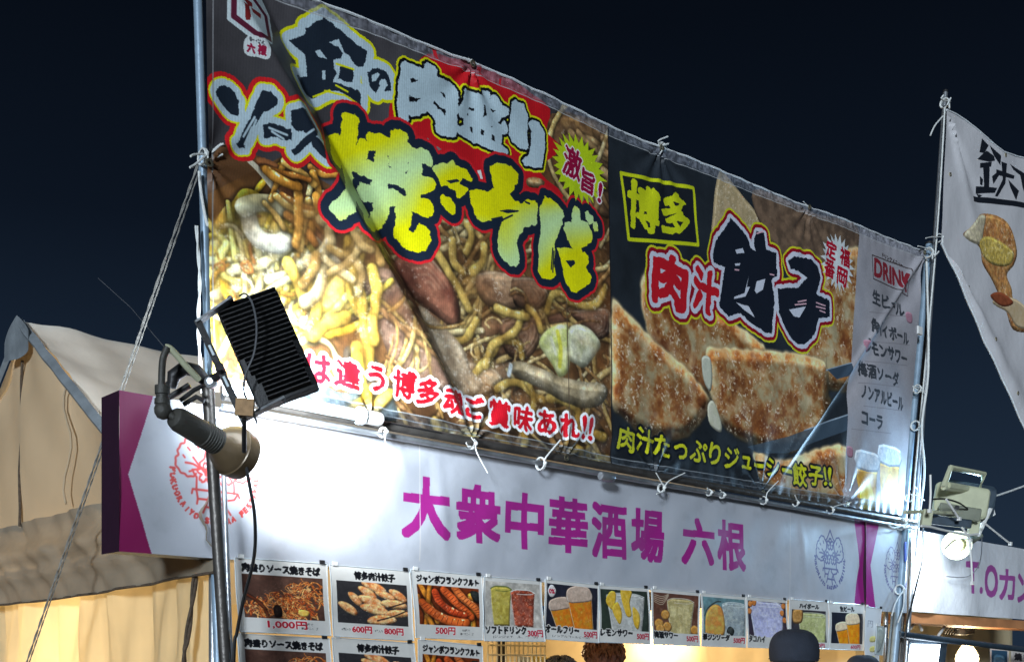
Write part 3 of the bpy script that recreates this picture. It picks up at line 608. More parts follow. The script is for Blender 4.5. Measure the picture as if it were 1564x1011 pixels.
rk = ZF((665, 445), (700, 480), (750, 540), (770, 600), (792, 620), (785, 555), (800, 515), (835, 525), (845, 610), (895, 630), (900, 745), (870, 765), (885, 860), (875, 1000), (872, 1040), (840, 1035), (770, 985), (720, 930), (660, 950), (612, 900), (620, 840), (640, 700), (580, 670), (575, 640), (590, 560), (640, 490))
rs = ZF((950, 670), (980, 645), (1060, 660), (1100, 700), (1115, 760), (1090, 840), (1160, 870), (1165, 960), (1105, 965), (1085, 1050), (1035, 1100), (1000, 1095), (965, 1060), (930, 1000), (905, 930), (900, 810), (1000, 805), (1045, 760), (1000, 720), (960, 710))
gr_ = [pglyph('肉', 1024, 431, 50, 76, 3, bold=7, warp=3, pad=6), pglyph('汁', 1080, 444, 36, 62, 3, bold=6, warp=3, pad=6)]
ms = gr_ + [B.pmask(p, 4) for p in (rk, rs)]; u = B.union(ms, 46); u = (u[0], u[1], B.warp(u[2], 2, 9))
B.layers(u, [(23, (206, 206, 40)), (18, (146, 18, 34)), (10.5, (206, 210, 222))])
ur = B.union(gr_, 4); uk = B.union([B.pmask(p, 4) for p in (rk, rs)], 4)
B.fill(ur, (196, 26, 38)); B.fill((uk[0], uk[1], B.warp(uk[2], 2, 9)), (24, 30, 42))
for h in (ZF((690, 850), (740, 832), (762, 745), (752, 800), (768, 800), (745, 850), (688, 862)), ZF((800, 772), (842, 760), (830, 815), (800, 835), (790, 820)), ZF((955, 920), (1040, 905), (1008, 962), (980, 955)),
          ZF((690, 680), (718, 678), (715, 690), (692, 692)), ZF((700, 880), (760, 900), (790, 960), (740, 920)), ZF((690, 610), (730, 600), (740, 625), (700, 630))): B.fill(B.pmask(h), (206, 210, 222))
for a, b in (((1000, 880), (1040, 872)), ((985, 895), (1040, 890)), ((1090, 885), (1140, 900)), ((1090, 905), (1140, 915)), ((1110, 925), (1140, 935)), ((800, 525), (830, 515)), ((690, 710), (710, 712)), ((865, 735), (885, 740))): B.line(ZF(a, b), 1.8, (226, 180, 190))
burst(1277, 402, 27, 44, 22, .72, (216, 222, 222), .36)
for ch, x, y, w, h in (('定', 1266.5, 383, 15, 26), ('番', 1264, 411, 16, 28), ('福', 1288, 394, 16, 27), ('岡', 1284, 424, 15, 26)): B.fill(pglyph(ch, x, y, w, h, 4, bold=2), (176, 20, 44))
ms = [pglyph(ch, x, y, w, h, r, bold=2.4, warp=1.2) for ch, x, y, w, h, r in (('肉', 955, 671, 25, 36, 6), ('汁', 985, 673, 26, 36, 6), ('た', 1012, 680, 23, 30, 4), ('っ', 1040, 689, 18, 22, 0), ('ぷ', 1067, 689, 25, 32, 4), ('り', 1092, 693, 16, 32, 4), ('ジ', 1118, 699, 22, 32, 2), ('ュ', 1141, 706, 15, 18, 0), ('ー', 1160, 710, 15, 4, 0), ('シ', 1183, 713, 19, 28, 0), ('ー', 1206, 718, 15, 4, 0), ('餃', 1225, 724, 19, 34, 0), ('子', 1247, 726, 18, 28, 0), ('!!', 1264, 727, 10, 28, 0))]
u = B.union(ms, 12); B.layers(u, [(5.5, (20, 26, 34))]); B.fill(u, (206, 208, 40))
# --- drink list panel
m = B.pmask([(1313, 330), (1450, 380), (1400, 810), (1284, 790)]); f3 = fbm(H_, W_, 110, 44, 3)[..., None]; sl3 = (slice(m[1], m[1] + m[2].shape[0]), slice(m[0], m[0] + m[2].shape[1]))
B.fill(m, (np.array([.62, .61, .63]) * (.85 + .3 * f3))[sl3].astype(np.float32))
B.line([(1333, 389), (1392, 410), (1391, 451), (1335, 425)], 1.6, (70, 60, 60), closed=True); B.fill(pglyph('DRINK', 1363, 420, 52, 26, bold=2.6), (132, 40, 50)); B.fill(pglyph('ドリンクメニュー', 1365, 397, 32, 6, bold=.8), (70, 60, 60))
for tx, x, y, w, h in (('生ビール', 1358, 463, 50, 21), ('角ハイボール', 1359, 507, 57, 22), ('レモンサワー', 1354, 538, 60, 21), ('梅酒ソーダ', 1342, 571, 58, 22), ('ノンアルビール', 1346, 607, 64, 22), ('コーラ', 1329, 642, 31, 20)):
    B.fill(pglyph(tx, x, y, w, h, bold=2.3, warp=1), (60, 64, 70)); B.line([(x - 30, y + 13), (x + 30, y + 20)], .9, (130, 126, 130))
for cx_, cy_ in ((1322, 735), (1357, 727)):
    B.fill(B.pmask([(cx_ - 17, cy_ - 46), (cx_ + 17, cy_ - 38), (cx_ + 13, cy_ + 46), (cx_ - 13, cy_ + 40)]), (196, 200, 206)); B.blob([(cx_ - 16, cy_ - 20), (cx_ + 16, cy_ - 14), (cx_ + 13, cy_ + 44), (cx_ - 13, cy_ + 38)], (196, 150, 70), (226, 190, 90), 14, .8, 6, smooth=0)
    B.blob([(cx_ - 18, cy_ - 47), (cx_, cy_ - 46), (cx_ + 18, cy_ - 38), (cx_ + 16, cy_ - 14), (cx_ - 16, cy_ - 20)], (186, 198, 210), (216, 222, 228), 8, .85, 6, smooth=2)
    B.blob([(cx_ - 10, cy_ + 20), (cx_ + 2, cy_ - 4), (cx_ + 12, cy_ + 30), (cx_ + 8, cy_ + 44), (cx_ - 8, cy_ + 40)], (230, 206, 60), (240, 226, 90), 10, .9, 5)
for x, y in ((1389, 485), (1322, 528), (1296, 690)): B.blob([(x - 4, y - 8), (x + 4, y - 6), (x + 4, y + 8), (x - 3, y + 6)], (172, 120, 136), (172, 130, 146), 6, .9, 3)
# --- hems: folded double border with stitches, top and bottom, and panel seams
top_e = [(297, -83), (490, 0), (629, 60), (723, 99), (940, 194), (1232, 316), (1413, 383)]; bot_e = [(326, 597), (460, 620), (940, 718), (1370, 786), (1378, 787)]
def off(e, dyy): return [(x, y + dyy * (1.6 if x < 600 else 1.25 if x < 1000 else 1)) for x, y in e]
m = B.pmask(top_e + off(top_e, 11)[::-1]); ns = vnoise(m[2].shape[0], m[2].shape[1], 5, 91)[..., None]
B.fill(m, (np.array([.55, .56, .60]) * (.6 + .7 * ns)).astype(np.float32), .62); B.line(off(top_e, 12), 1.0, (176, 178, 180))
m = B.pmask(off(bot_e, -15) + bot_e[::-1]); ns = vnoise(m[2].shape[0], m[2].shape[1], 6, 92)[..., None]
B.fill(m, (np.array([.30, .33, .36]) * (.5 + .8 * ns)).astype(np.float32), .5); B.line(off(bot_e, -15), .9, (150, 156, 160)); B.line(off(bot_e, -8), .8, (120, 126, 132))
B.line([(322, 0), (327, 430), (331, 600)], .9, (140, 140, 142)); B.line([(931, 195), (931, 716)], 1.4, (24, 26, 30)); B.line([(864, 460), (866, 640)], 1, (84, 70, 56)); B.line([(1262, 540), (1256, 650)], .8, (110, 100, 80))
for p in (ZD((260, 45), (285, 60), (310, 140), (280, 110)), ZD((555, 195), (585, 200), (590, 235), (560, 220)), ZD((708, 270), (722, 275), (718, 320), (706, 300))): B.fill(B.pmask(p), (206, 40, 50))
# fine vertical ribbing of the woven banner cloth
B.a *= (1 + .035 * np.sin(np.arange(W_) * 1.35))[None, :, None]
B.a *= (.965 + .07 * vnoise(H_, W_, 2.2, 77))[..., None]

# ---- emblem: castle between two trees, three blossoms, stone wall, ring of letters
def emblem(can, P, col, r=1.):
    # unit space: x right, y down, ring radius 1
    def L(p, w=1., sm=0, closed=False): can.line([P(*q) for q in p], r * w, col, sm, raw=True, closed=closed)
    for sx in (-1, 1):
        tree = [(-.30, -.42), (-.26, -.62), (-.38, -.80), (-.55, -.92), (-.72, -.86), (-.82, -.72), (-.95, -.60), (-.98, -.42), (-1.05, -.26), (-.98, -.08), (-.82, .02), (-.66, .06), (-.52, -.02)]
        can_t = []
        for i in range(len(tree) - 1):
            a, b = np.array(tree[i]), np.array(tree[i + 1]); mdp = (a + b) / 2; nrm = np.array((b[1] - a[1], a[0] - b[0])); c = mdp + nrm * -.22 * (1 if i else 0)
            can_t += [tuple(a), tuple(c)]
        can_t.append(tree[-1]); L([(sx * -x if sx > 0 else x, y) for x, y in can_t], 1, 3)
        L([(sx * x, y) for x, y in ((.60, -.40), (.40, -.18), (.26, -.05))], 1, 3); L([(sx * x, y) for x, y in ((.80, -.25), (.60, -.24), (.42, -.16))], 1, 3)
        for a, b in (((.74, -.62), (.68, -.56)), ((.86, -.42), (.82, -.37)), ((.5, -.72), (.46, -.64)), ((.7, -.05), (.62, -.08))): L([(sx * a[0], a[1]), (sx * b[0], b[1])], .9)
        L([(sx * x, y) for x, y in ((0, -1.2), (.10, -1.02), (.22, -.84), (.34, -.76), (.22, -.62), (.30, -.40), (.42, -.30), (.42, -.14), (.62, -.10), (.55, .02), (.50, .06), (.50, .38))])
    def flower(cx, cy, R):
        p = []
        for i in range(5):
            a = -math.pi / 2 + i * 2 * math.pi / 5
            for da, rr in ((-.42, .80), (-.16, 1.02), (0, .90), (.16, 1.02), (.42, .80), (.63, .50)): p.append((cx + math.cos(a + da) * R * rr, cy + math.sin(a + da) * R * rr))
        L(p, 1, 2, True)
        for da in (-.5, -.25, 0, .25, .5): L([(cx + math.sin(da) * R * .1, cy + R * .1), (cx + math.sin(da) * R * .5, cy - R * math.cos(da) * .42)], .8)
        L([(cx + math.cos(t) * R * .14, cy + R * .12 + math.sin(t) * R * .14) for t in np.linspace(0, 6.28, 8)], .8)
    flower(0, -.62, .24); flower(-.24, -.06, .25); flower(.26, -.06, .25)
    L([(-.62, .46), (-.60, .36), (.60, .36), (.64, .46)]); L([(-.5, .36), (-.46, .58), (-.2, .58), (-.1, .38)]); L([(-.2, .58), (-.26, .76), (.1, .78), (.22, .58), (.5, .52), (.58, .40)])
    L([(.22, .58), (.06, .46), (.1, .36)]); L([(-.46, .58), (-.48, .70)]); L([(-.26, .76), (-.32, .9)]); L([(.1, .78), (.14, .98)]); L([(.22, .58), (.3, .78), (.4, .9)]); L([(.3, .78), (.1, .78)])
    txt = "FUKUOKAJYO SAKURA FESTIVAL"; n = len(txt)
    for i, ch in enumerate(txt):
        if ch == ' ': continue
        a = math.radians(180 + 2 - (i / (n - 1)) * 184); R = 1.12; c = np.array((math.cos(a) * R, math.sin(a) * R)); up = -c / R; rt = np.array((-up[1], up[0])); hw = .05 if ch not in 'IJ' else .02; hh = .068
        m = can.gmask(ch, (P(*(c - rt * hw + up * hh)), P(*(c + rt * hw + up * hh)), P(*(c - rt * hw - up * hh))), bold=.55 * r); can.fill(m, col)

RS = 330.0
ss0, ss1 = sz(182, 700)[0], sz(1320, 860)[0]; sgz1, sgz0 = 2.605, 2.018
def PS(px, py):
    s_, z_ = sz(px, py); return ((s_ - ss0) * RS, (sgz1 - z_) * RS)
S = Can((ss1 - ss0) * RS, (sgz1 - sgz0) * RS, (180, 184, 192), PS)
S.a *= (.95 + .08 * fbm(S.h, S.w, 60, 3))[..., None] * (1 - .035 * np.clip((fbm(S.h, S.w, 26, 13) - .6) * 5, 0, 1))[..., None]
MG = (156, 38, 128)
S.fill(S.pmask([(150, 560), (234, 604), (197, 723), (236, 860), (150, 860)]), (132, 30, 84))
S.fill(S.pmask([(1303, 780), (1330, 780), (1330, 940), (1302, 940), (1313.5, 863)]), MG)
def emP(can_P, cx, cy, o=0.):
    s_, z_ = sz(cx, cy, o)
    base = can_P(cx, cy)
    return lambda R, sc: (lambda x, y: (base[0] + x * R * sc, base[1] + y * R * sc))
def rad(px, cy, hpx): return hpx * plane_t(px) / F
emblem(S, emP(PS, 328, 727)(rad(328, 727, 62), RS), (186, 66, 64), 1.35)
emblem(S, emP(PS, 1268.5, 854)(rad(1268, 854, 38), RS), (84, 84, 134), 1.7)
for ch, x0, x1, y0, y1 in (('大', 613, 687, 726, 826), ('衆', 696, 765, 738, 832), ('中', 773, 830, 751, 840), ('華', 838, 898, 758, 846), ('酒', 903, 959, 767, 855), ('場', 964, 1015, 776, 860), ('六', 1041, 1090, 790, 864), ('根', 1094, 1139, 794, 873)):
    cx_ = (x0 + x1) / 2; sl = (HY - (y0 + y1) / 2) / (2593 - cx_); hh = (y1 - y0) - (x1 - x0) * sl * .3; cy_ = (y0 + y1) / 2
    b_ = 3; kx = plane_t(cx_) * RS / F; a = (x1 - x0) / 2 - b_ / kx * .8; h2 = hh / 2 - b_ / kx
    if ch == '中': a += 1
    tl = PS(cx_ - a, cy_ - h2 - a * sl); tr = PS(cx_ + a, cy_ - h2 + a * sl); bl = PS(cx_ - a, cy_ + h2 - a * sl)
    S.fill(S.gmask(ch, (tl, tr, bl), bold=b_, sq=True), MG)
S.line([(640, 660), (640, 855)], .8, (204, 202, 200)); S.line([(1206, 770), (1206, 918)], .8, (204, 202, 200))
# second fascia (return piece) and the neighbour's fascia
r0s, r1s = sz(1320, 860)[0], sz(1382, 860)[0]
R2 = Can((r1s - r0s) * RS, .62 * RS, (188, 194, 202))
def PR(px, py):
    s_, z_ = sz(px, py); return ((s_ - r0s) * RS, (2.605 - z_) * RS)
R2.P = PR
R2.fill(R2.pmask([(1300, 760), (1338, 760), (1338, 801), (1326, 863), (1335, 945), (1300, 945)]), MG)
emblem(R2, emP(PR, 1366, 868)(rad(1366, 868, 34), RS), (112, 110, 150), 1.2)
q0s, q1s = sz(1392, 860)[0], sz(1640, 880)[0]
Q = Can((q1s - q0s) * RS, .60 * RS, (212, 214, 218))
def PQ(px, py):
    s_, z_ = sz(px, py); return ((s_ - q0s) * RS, (2.605 - z_) * RS)
Q.P = PQ
for ch, x0, x1, y0, y1 in (('T', 1476, 1494, 857, 904), ('.', 1497, 1501, 896, 905), ('O', 1505, 1524, 862, 910), ('カ', 1527, 1549, 868, 914), ('ン', 1554, 1576, 876, 918)):
    sl = .1; Q.fill(Q.gmask(ch, (PQ(x0, y0), PQ(x1, y0 + (x1 - x0) * sl), PQ(x0, y1 - 1)), bold=3 if ch != '.' else 2, sq=True), (160, 80, 150))
# neighbour's banner print
ns0, ns1 = sz(1430, 300, OB)[0], sz(1640, 400, OB)[0]; nz1, nz0 = 6.0, 2.6
def PN(px, py):
    s_, z_ = sz(px, py, OB); return ((s_ - ns0) * 300, (nz1 - z_) * 300)
NB = Can((ns1 - ns0) * 300, (nz1 - nz0) * 300, (206, 204, 206), PN)
ZJ = Zf(1400, 120, 3.37)
for p in (ZJ((335, 310), (370, 345), (350, 385), (325, 380)), ZJ((345, 385), (362, 372), (395, 400), (400, 425), (375, 430), (316, 415)), ZJ((330, 435), (385, 430), (382, 455), (330, 460)), ZJ((345, 450), (375, 450), (372, 560), (350, 560)),
          ZJ((330, 500), (345, 520), (342, 550), (333, 545)), ZJ((385, 505), (415, 480), (420, 500), (392, 545)), ZJ((318, 552), (412, 565), (400, 590), (318, 590)), ZJ((405, 470), (505, 500), (500, 518), (405, 498)), ZJ((430, 430), (462, 440), (455, 540), (415, 610), (402, 605), (440, 520)),
          ZJ((470, 520), (525, 580), (508, 628), (480, 560)), ZJ((375, 345), (430, 400), (425, 450), (395, 400)), ZJ((300, 603), (560, 640), (560, 668), (297, 632)), ZJ((480, 440), (560, 490), (560, 520), (500, 470)), ZJ((320, 590), (345, 600), (330, 612)),
          ZJ((530, 470), (560, 500), (560, 600), (545, 560))): NB.fill(NB.pmask(p), (26, 30, 38))
NB.blob(ZJ((240, 810), (270, 770), (330, 700), (400, 700), (460, 740), (500, 820), (515, 900), (500, 960), (470, 1010), (490, 1080), (500, 1140), (553, 1180), (640, 1240), (600, 1300), (500, 1290), (450, 1160), (400, 1060), (340, 960), (320, 870)), (170, 110, 62), (206, 150, 86), 16, .6, 9, speck=.3)
NB.blob(ZJ((242, 810), (270, 770), (325, 705), (365, 710), (350, 780), (330, 850), (290, 850)), (196, 184, 150), (214, 200, 170), 10, .8, 6)
NB.blob(ZJ((320, 840), (380, 810), (450, 850), (500, 900), (480, 960), (400, 960), (345, 920)), (190, 160, 70), (214, 186, 96), 8, .7, 6, speck=.4)
_r = NB.pmask(ZJ((240, 700), (520, 700), (520, 1290), (240, 1290))); _y, _x, _m = _r[1], _r[0], _r[2]; _q = NB.a[_y:_y + _m.shape[0], _x:_x + _m.shape[1]]; _d = (np.abs(_q - _q.mean(-1, keepdims=True)).sum(-1) > .12)[..., None]; _q[:] = np.where(_d, photoize(_q, 91, 1., .8), _q)
NB.blob([(1516, 462), (1535, 452), (1564, 466), (1580, 500), (1556, 500), (1540, 478)], (196, 170, 130), (206, 184, 150), 10, .8, 5)
NB.blob([(1512, 452), (1530, 446), (1548, 462), (1532, 468)], (130, 66, 40), (150, 80, 50), 8, .8, 4)

# ---- menu posters
def sub(can, x0, y0, x1, y1, col): can.fill((x0, y0, np.ones((y1 - y0, x1 - x0), bool)), col)
def clipborder(c, x0, y0, x1, y1, bg):
    for s_ in ((slice(0, y0), slice(0, c.w)), (slice(y1, c.h), slice(0, c.w)), (slice(0, c.h), slice(0, x0)), (slice(0, c.h), slice(x1, c.w))): c.a[s_] = np.array(bg) / 255
PW = (222, 220, 214)
def f_yaki(c, x0, y0, x1, y1):
    sub(c, x0, y0, x1, y1, (70, 44, 34)); w, h = x1 - x0, y1 - y0
    f = fbm(h, w, 40, 7)[..., None]; c.fill((x0, y0, np.ones((h, w), bool)), (np.array([.2, .12, .1]) * (1 - f) + np.array([.5, .36, .3]) * f).astype(np.float32))
    NCp = [(230, 120, 50), (240, 150, 80), (200, 90, 40), (250, 180, 110), (170, 76, 40)]
    for (cx, cy, rx, ry, n) in ((.78, .3, .26, .22, 90), (.4, .55, .24, .2, 70), (.7, .62, .3, .22, 110), (.15, .75, .18, .2, 40), (.55, .85, .4, .14, 70)):
        for _ in range(n):
            a = random.uniform(0, 6.28); r = math.sqrt(random.random()); x = x0 + (cx + math.cos(a) * r * rx) * w; y = y0 + (cy + math.sin(a) * r * ry) * h; b = random.uniform(0, 3.14); l = random.uniform(5, 13); k = random.gauss(0, .5)
            c.noodle([(x, y), (x + math.cos(b) * l, y + math.sin(b) * l), (x + math.cos(b) * l + math.cos(b + k) * l, y + math.sin(b) * l + math.sin(b + k) * l)], random.uniform(1.6, 2.8), random.choice(NCp), spec=.5, n=3)
    c.blob([(x0 + w * .66, y0 + h * .8), (x0 + w * .72, y0 + h * .76), (x0 + w * .8, y0 + h * .8), (x0 + w * .78, y0 + h * .9), (x0 + w * .69, y0 + h * .92)], (240, 190, 80), (250, 210, 110), 6, .8, 3)
    c.noodle([(x0, y0 + h * .42), (x0 + w * .14, y0 + h * .58), (x0 + w * .24, y0 + h * .76), (x0 + w * .28, y0 + h)], 4, (110, 52, 30), spec=.2)
    c.blob([(x0 + w * .36, y0 + h * .72), (x0 + w * .42, y0 + h * .68), (x0 + w * .46, y0 + h * .8), (x0 + w * .44, y0 + h * .95), (x0 + w * .36, y0 + h * .95)], (40, 30, 28), (60, 40, 34), 6)
def f_gyoza(c, x0, y0, x1, y1):
    sub(c, x0, y0, x1, y1, (52, 50, 52)); w, h = x1 - x0, y1 - y0
    for cx, cy, a, l in ((.52, .12, .5, .2), (.42, .26, .75, .17), (.24, .42, 1.0, .15), (.86, .28, .75, .17), (.68, .3, .4, .16), (.48, .48, .5, .22), (.8, .5, .1, .2), (.14, .66, .75, .17), (.52, .66, .3, .22), (.85, .72, -.1, .18), (.62, .9, -.15, .22)):
        p = []
        for k in range(10):
            t = k / 10 * 6.28; u_, v_ = math.cos(t) * l, math.sin(t) * l * .42 * (1.25 if math.sin(t) < 0 else .8)
            p.append((x0 + (cx + u_ * math.cos(a) - v_ * math.sin(a)) * w, y0 + (cy + (u_ * math.sin(a) + v_ * math.cos(a)) * w / h * .75) * h))
        c.blob(p, (248, 206, 140), (228, 128, 66), 9, .6, 6, smooth=3, speck=.5)
    c.noodle([(x0 + w * .55, y0 + h * .9), (x0 + w * .8, y0 + h * .76), (x0 + w, y0 + h * .6)], 2.6, (60, 40, 36), spec=.6); c.noodle([(x0 + w * .7, y0 + h * .58), (x0 + w, y0 + h * .4)], 2.6, (60, 40, 36), spec=.6)
def f_saus(c, x0, y0, x1, y1):
    sub(c, x0, y0, x1, y1, (120, 50, 20)); w, h = x1 - x0, y1 - y0
    for a, b in (((.05, 0), (.3, .9)), ((.2, 0), (.1, 1)), ((.85, .2), (.9, 1)), ((.0, .3), (.2, 1))): c.noodle([(x0 + a[0] * w, y0 + a[1] * h), (x0 + b[0] * w, y0 + b[1] * h)], 9, (240, 150, 50), spec=.3)
    for p, r, col in (([(.6, .02), (.75, .3), (.92, .5), (1.0, .7)], 13, (232, 120, 56)), ([(.42, .1), (.55, .3), (.72, .55), (.85, .75)], 14, (226, 96, 40)), ([(.28, .18), (.35, .4), (.5, .6), (.74, .74)], 13, (214, 76, 34)), ([(.06, .45), (.2, .66), (.45, .86), (.78, .92)], 15, (228, 104, 44))):
        q = [(x0 + u_ * w, y0 + v_ * h) for u_, v_ in p]; c.noodle(q, r, col, spec=.8)
        qq = cr(q, 4)
        for i in range(1, len(qq) - 1, 1):
            d_ = qq[i + 1] - qq[i]; d_ = d_ / max(np.linalg.norm(d_), 1e-6); nn = np.array((-d_[1], d_[0])) * r * .6; c.line([tuple(qq[i] - nn + d_ * 2), tuple(qq[i] + nn - d_ * 2)], .9, (120, 30, 16))
    c.blob([(x0 + w * .86, y0 + h * .08), (x0 + w, y0 + h * .1), (x0 + w, y0 + h * .38), (x0 + w * .9, y0 + h * .3)], (40, 44, 40), (50, 52, 50), 8)
def glass(c, x0, y0, x1, y1, bg, parts):
    w, h = x1 - x0, y1 - y0; f = fbm(h, w, 24, parts[0][1] and int(parts[0][0] * 100) + 3)[..., None]; c.fill((x0, y0, np.ones((h, w), bool)), (np.array(bg) / 255 * (.75 + .5 * f)).astype(np.float32))
    for cx, cy, rw, rh, tilt, liq, liq2, top, kind in parts:
        def q(u_, v_): u2 = u_ * rw * (1 - .16 * v_); return (x0 + (cx + u2 * math.cos(tilt) - v_ * rh * math.sin(tilt)) * w, y0 + (cy + v_ * rh * math.cos(tilt) + u2 * math.sin(tilt) * w / h) * h)
        c.blob([q(-1, -.9), q(-.6, -1.05), (q(.6, -1.05)), q(1, -.9), q(1, 1), q(-1, 1)], liq, liq2, 12, .65, 6, smooth=0 if kind != 'beer' else 0, speck=.4 if kind == 'ice' else .05)
        if kind == 'beer': c.blob([q(-1, -.95), q(-.7, -1.25), q(0, -1.35), q(.7, -1.25), q(1, -.95), q(.98, -.55), q(0, -.48), q(-.98, -.55)], top, tuple(min(255, v + 20) for v in top), 8, .7, 4)
        else:
            for _ in range(9 if kind == 'ice' else 4):
                u_, v_ = random.uniform(-.7, .7), random.uniform(-.7, .7); s_ = .22; c.fill(c.pmask([q(u_ - s_, v_ - s_), q(u_ + s_, v_ - s_ * .7), q(u_ + s_ * .8, v_ + s_), q(u_ - s_, v_ + s_ * .8)]), tuple(min(255, v + 36) for v in liq), .5)
            c.line([q(-.97, -.95), q(-.5, -1.08), q(.5, -1.08), q(.97, -.95)], 1.6, top, 3)
            c.line([q(-.5, -.85), q(.5, -.85), q(.97, -.95)], 1.1, top, 3)
        c.line([q(-.97, -.9), q(-.97, .98)], 1.2, (236, 236, 230), alpha=.7); c.line([q(.97, -.9), q(.97, .98)], 1, (236, 236, 230), alpha=.5)
def poster(title, price, food, ph=None, kind='A', small='', price2=None):
    c = Can(250, 220, PW)
    ti = dict(bold=2, warp=1.6)
    if kind == 'A':
        x0, y0, x1, y1 = 16, 46, 236, 176; food(c, x0, y0, x1, y1); c.a[y0:y1, x0:x1] = photoize(c.a[y0:y1, x0:x1], 61, .6, .7); clipborder(c, x0, y0, x1, y1, PW); L_ = min(len(title) * 21, 218); xs = 18 if len(title) > 8 else 125 - L_ // 2 + 10
        c.text(title, xs, 14, xs + L_, 38, (22, 22, 26), **ti)
        if price2:
            c.text('6個入り', 26, 192, 52, 200, (40, 40, 40)); c.text(price, 58, 184, 118, 205, (206, 24, 50), .8, ((1.6, (240, 236, 230)),)); c.text('9個入り', 128, 192, 152, 200, (40, 40, 40)); c.text(price2, 158, 184, 218, 205, (206, 24, 50), .8, ((1.6, (240, 236, 230)),))
        else:
            c.text(price, 74, 182, 74 + 18 * len(price), 206, (206, 24, 50), .8, ((1.6, (240, 236, 230)),)); c.text('+100円で', 166, 186, 200, 194, (50, 50, 50)); c.text('卵とマヨネーズ', 166, 198, 214, 206, (50, 50, 50))
    elif kind == 'B':
        x0, y0, x1, y1 = 8, 14, 242, 172; food(c, x0, y0, x1, y1); c.a[y0:y1, x0:x1] = photoize(c.a[y0:y1, x0:x1], 71, .4, 1.2); clipborder(c, x0, y0, x1, y1, PW)
        c.text(title, 6, 168, 6 + min(25 * len(title), 166), 194, (22, 22, 26), 2, ((2.6, PW),), 1.6); c.text(price, 180, 180, 242, 204, (196, 28, 60), 1.4)
        if small: c.text(small, 36, 201, 36 + 14 * len(small), 211, (40, 40, 40), .5)
    else:
        x0, y0, x1, y1 = 16, 44, 234, 190; food(c, x0, y0, x1, y1); c.a[y0:y1, x0:x1] = photoize(c.a[y0:y1, x0:x1], 81, .4, 1.2); clipborder(c, x0, y0, x1, y1, PW); L_ = 25 * len(title)
        c.text(title, 125 - L_ / 2, 14, 125 + L_ / 2, 36, (22, 22, 26), 2, (), 1.6); c.text(price, 150, 196, 218, 214, (196, 60, 90), 1.2)
    c.a *= (.94 + .10 * fbm(c.h, c.w, 50, 5))[..., None]
    return c
BEER = ((216, 150, 40), (226, 120, 30), (196, 170, 150)); YB = ((250, 170, 30), (250, 140, 20), (240, 210, 170))
def f_soft(c, *b): glass(c, *b, (196, 190, 180), [(.28, .55, .17, .42, 0, (170, 150, 60), (206, 190, 90), (90, 110, 50), 'tea'), (.68, .58, .2, .4, 0, (120, 50, 34), (196, 90, 60), (226, 226, 220), 'ice')])
def f_free(c, *b):
    glass(c, *b, (40, 40, 52), [(.32, .75, .19, .34, -.22, *BEER, 'beer'), (.68, .6, .22, .46, -.14, *BEER, 'beer')])
    c.blob([(12, 40), (22, 20), (36, 20), (48, 40), (36, 62), (20, 60)], (232, 226, 220), (236, 230, 226), 8, .95, 3); c.text('0%', 18, 34, 42, 50, (196, 24, 60), 1)
def f_lemon(c, *b):
    glass(c, *b, (50, 60, 50), [(.52, .62, .36, .5, 0, (176, 176, 170), (206, 206, 200), (230, 232, 226), 'ice')])
    for p in ([(.1, .3), (.2, .05), (.32, .1), (.24, .5)], [(.42, .0), (.66, .02), (.6, .3), (.62, .62), (.5, .6)], [(.22, .5), (.34, .3), (.42, .6), (.36, .85)], [(.66, .4), (.8, .6), (.76, .95), (.66, .8)]): c.blob([(b[0] + x * 234, b[1] + y * 158) for x, y in p], (230, 180, 40), (240, 200, 80), 9, .8, 4)
def f_plum(c, *b):
    glass(c, *b, (110, 70, 54), [(.6, .65, .27, .5, 0, (206, 190, 130), (190, 170, 110), (226, 214, 190), 'ice')])
    for x, y in ((.26, .55), (.12, .78), (.3, .85), (.14, .92), (.93, .9)): c.blob([(b[0] + (x + math.cos(t) * .1) * 234, b[1] + (y + math.sin(t) * .13) * 158) for t in np.linspace(0, 5.5, 7)], (206, 140, 60), (226, 170, 90), 8, .6, 6)
    for k in range(5): c.line([(b[0] + 4, b[1] + 8 + k * 7), (b[0] + 44, b[1] + 14 + k * 8), (b[0] + 76, b[1] + 2 + k * 2)], 1.4, (196, 176, 150), 4)
def f_gin(c, *b):
    glass(c, *b, (110, 146, 150), [(.74, .62, .26, .48, 0, (140, 152, 158), (190, 200, 196), (226, 232, 230), 'ice')])
    c.blob([(b[0] + x * 234, b[1] + y * 158) for x, y in ((.04, .9), (.06, .45), (.24, .2), (.42, .25), (.5, .6), (.48, 1.0), (.1, 1.0))], (226, 190, 90), (230, 150, 70), 20, .7, 8); c.line([(b[0] + x * 234, b[1] + y * 158) for x, y in ((.02, .5), (.1, .3), (.3, .12), (.42, .1))], 3, (60, 70, 66), 4)
    c.blob([(b[0] + x * 234, b[1] + y * 158) for x, y in ((.56, .9), (.62, .75), (.74, .84), (.7, 1))], (50, 54, 52), (80, 84, 80), 6)
def f_tako(c, *b):
    glass(c, *b, (60, 46, 60), [(.5, .65, .4, .6, 0, (176, 176, 216), (216, 216, 240), (240, 240, 246), 'ice')])
    for x, y in ((.06, .1), (.16, .06), (.04, .3), (.94, .1), (.9, .3), (.96, .5)): c.blob([(b[0] + (x + math.cos(t) * .06) * 234, b[1] + (y + math.sin(t) * .09) * 158) for t in np.linspace(0, 5.5, 6)], (226, 130, 50), (236, 150, 80), 8, .6, 4)
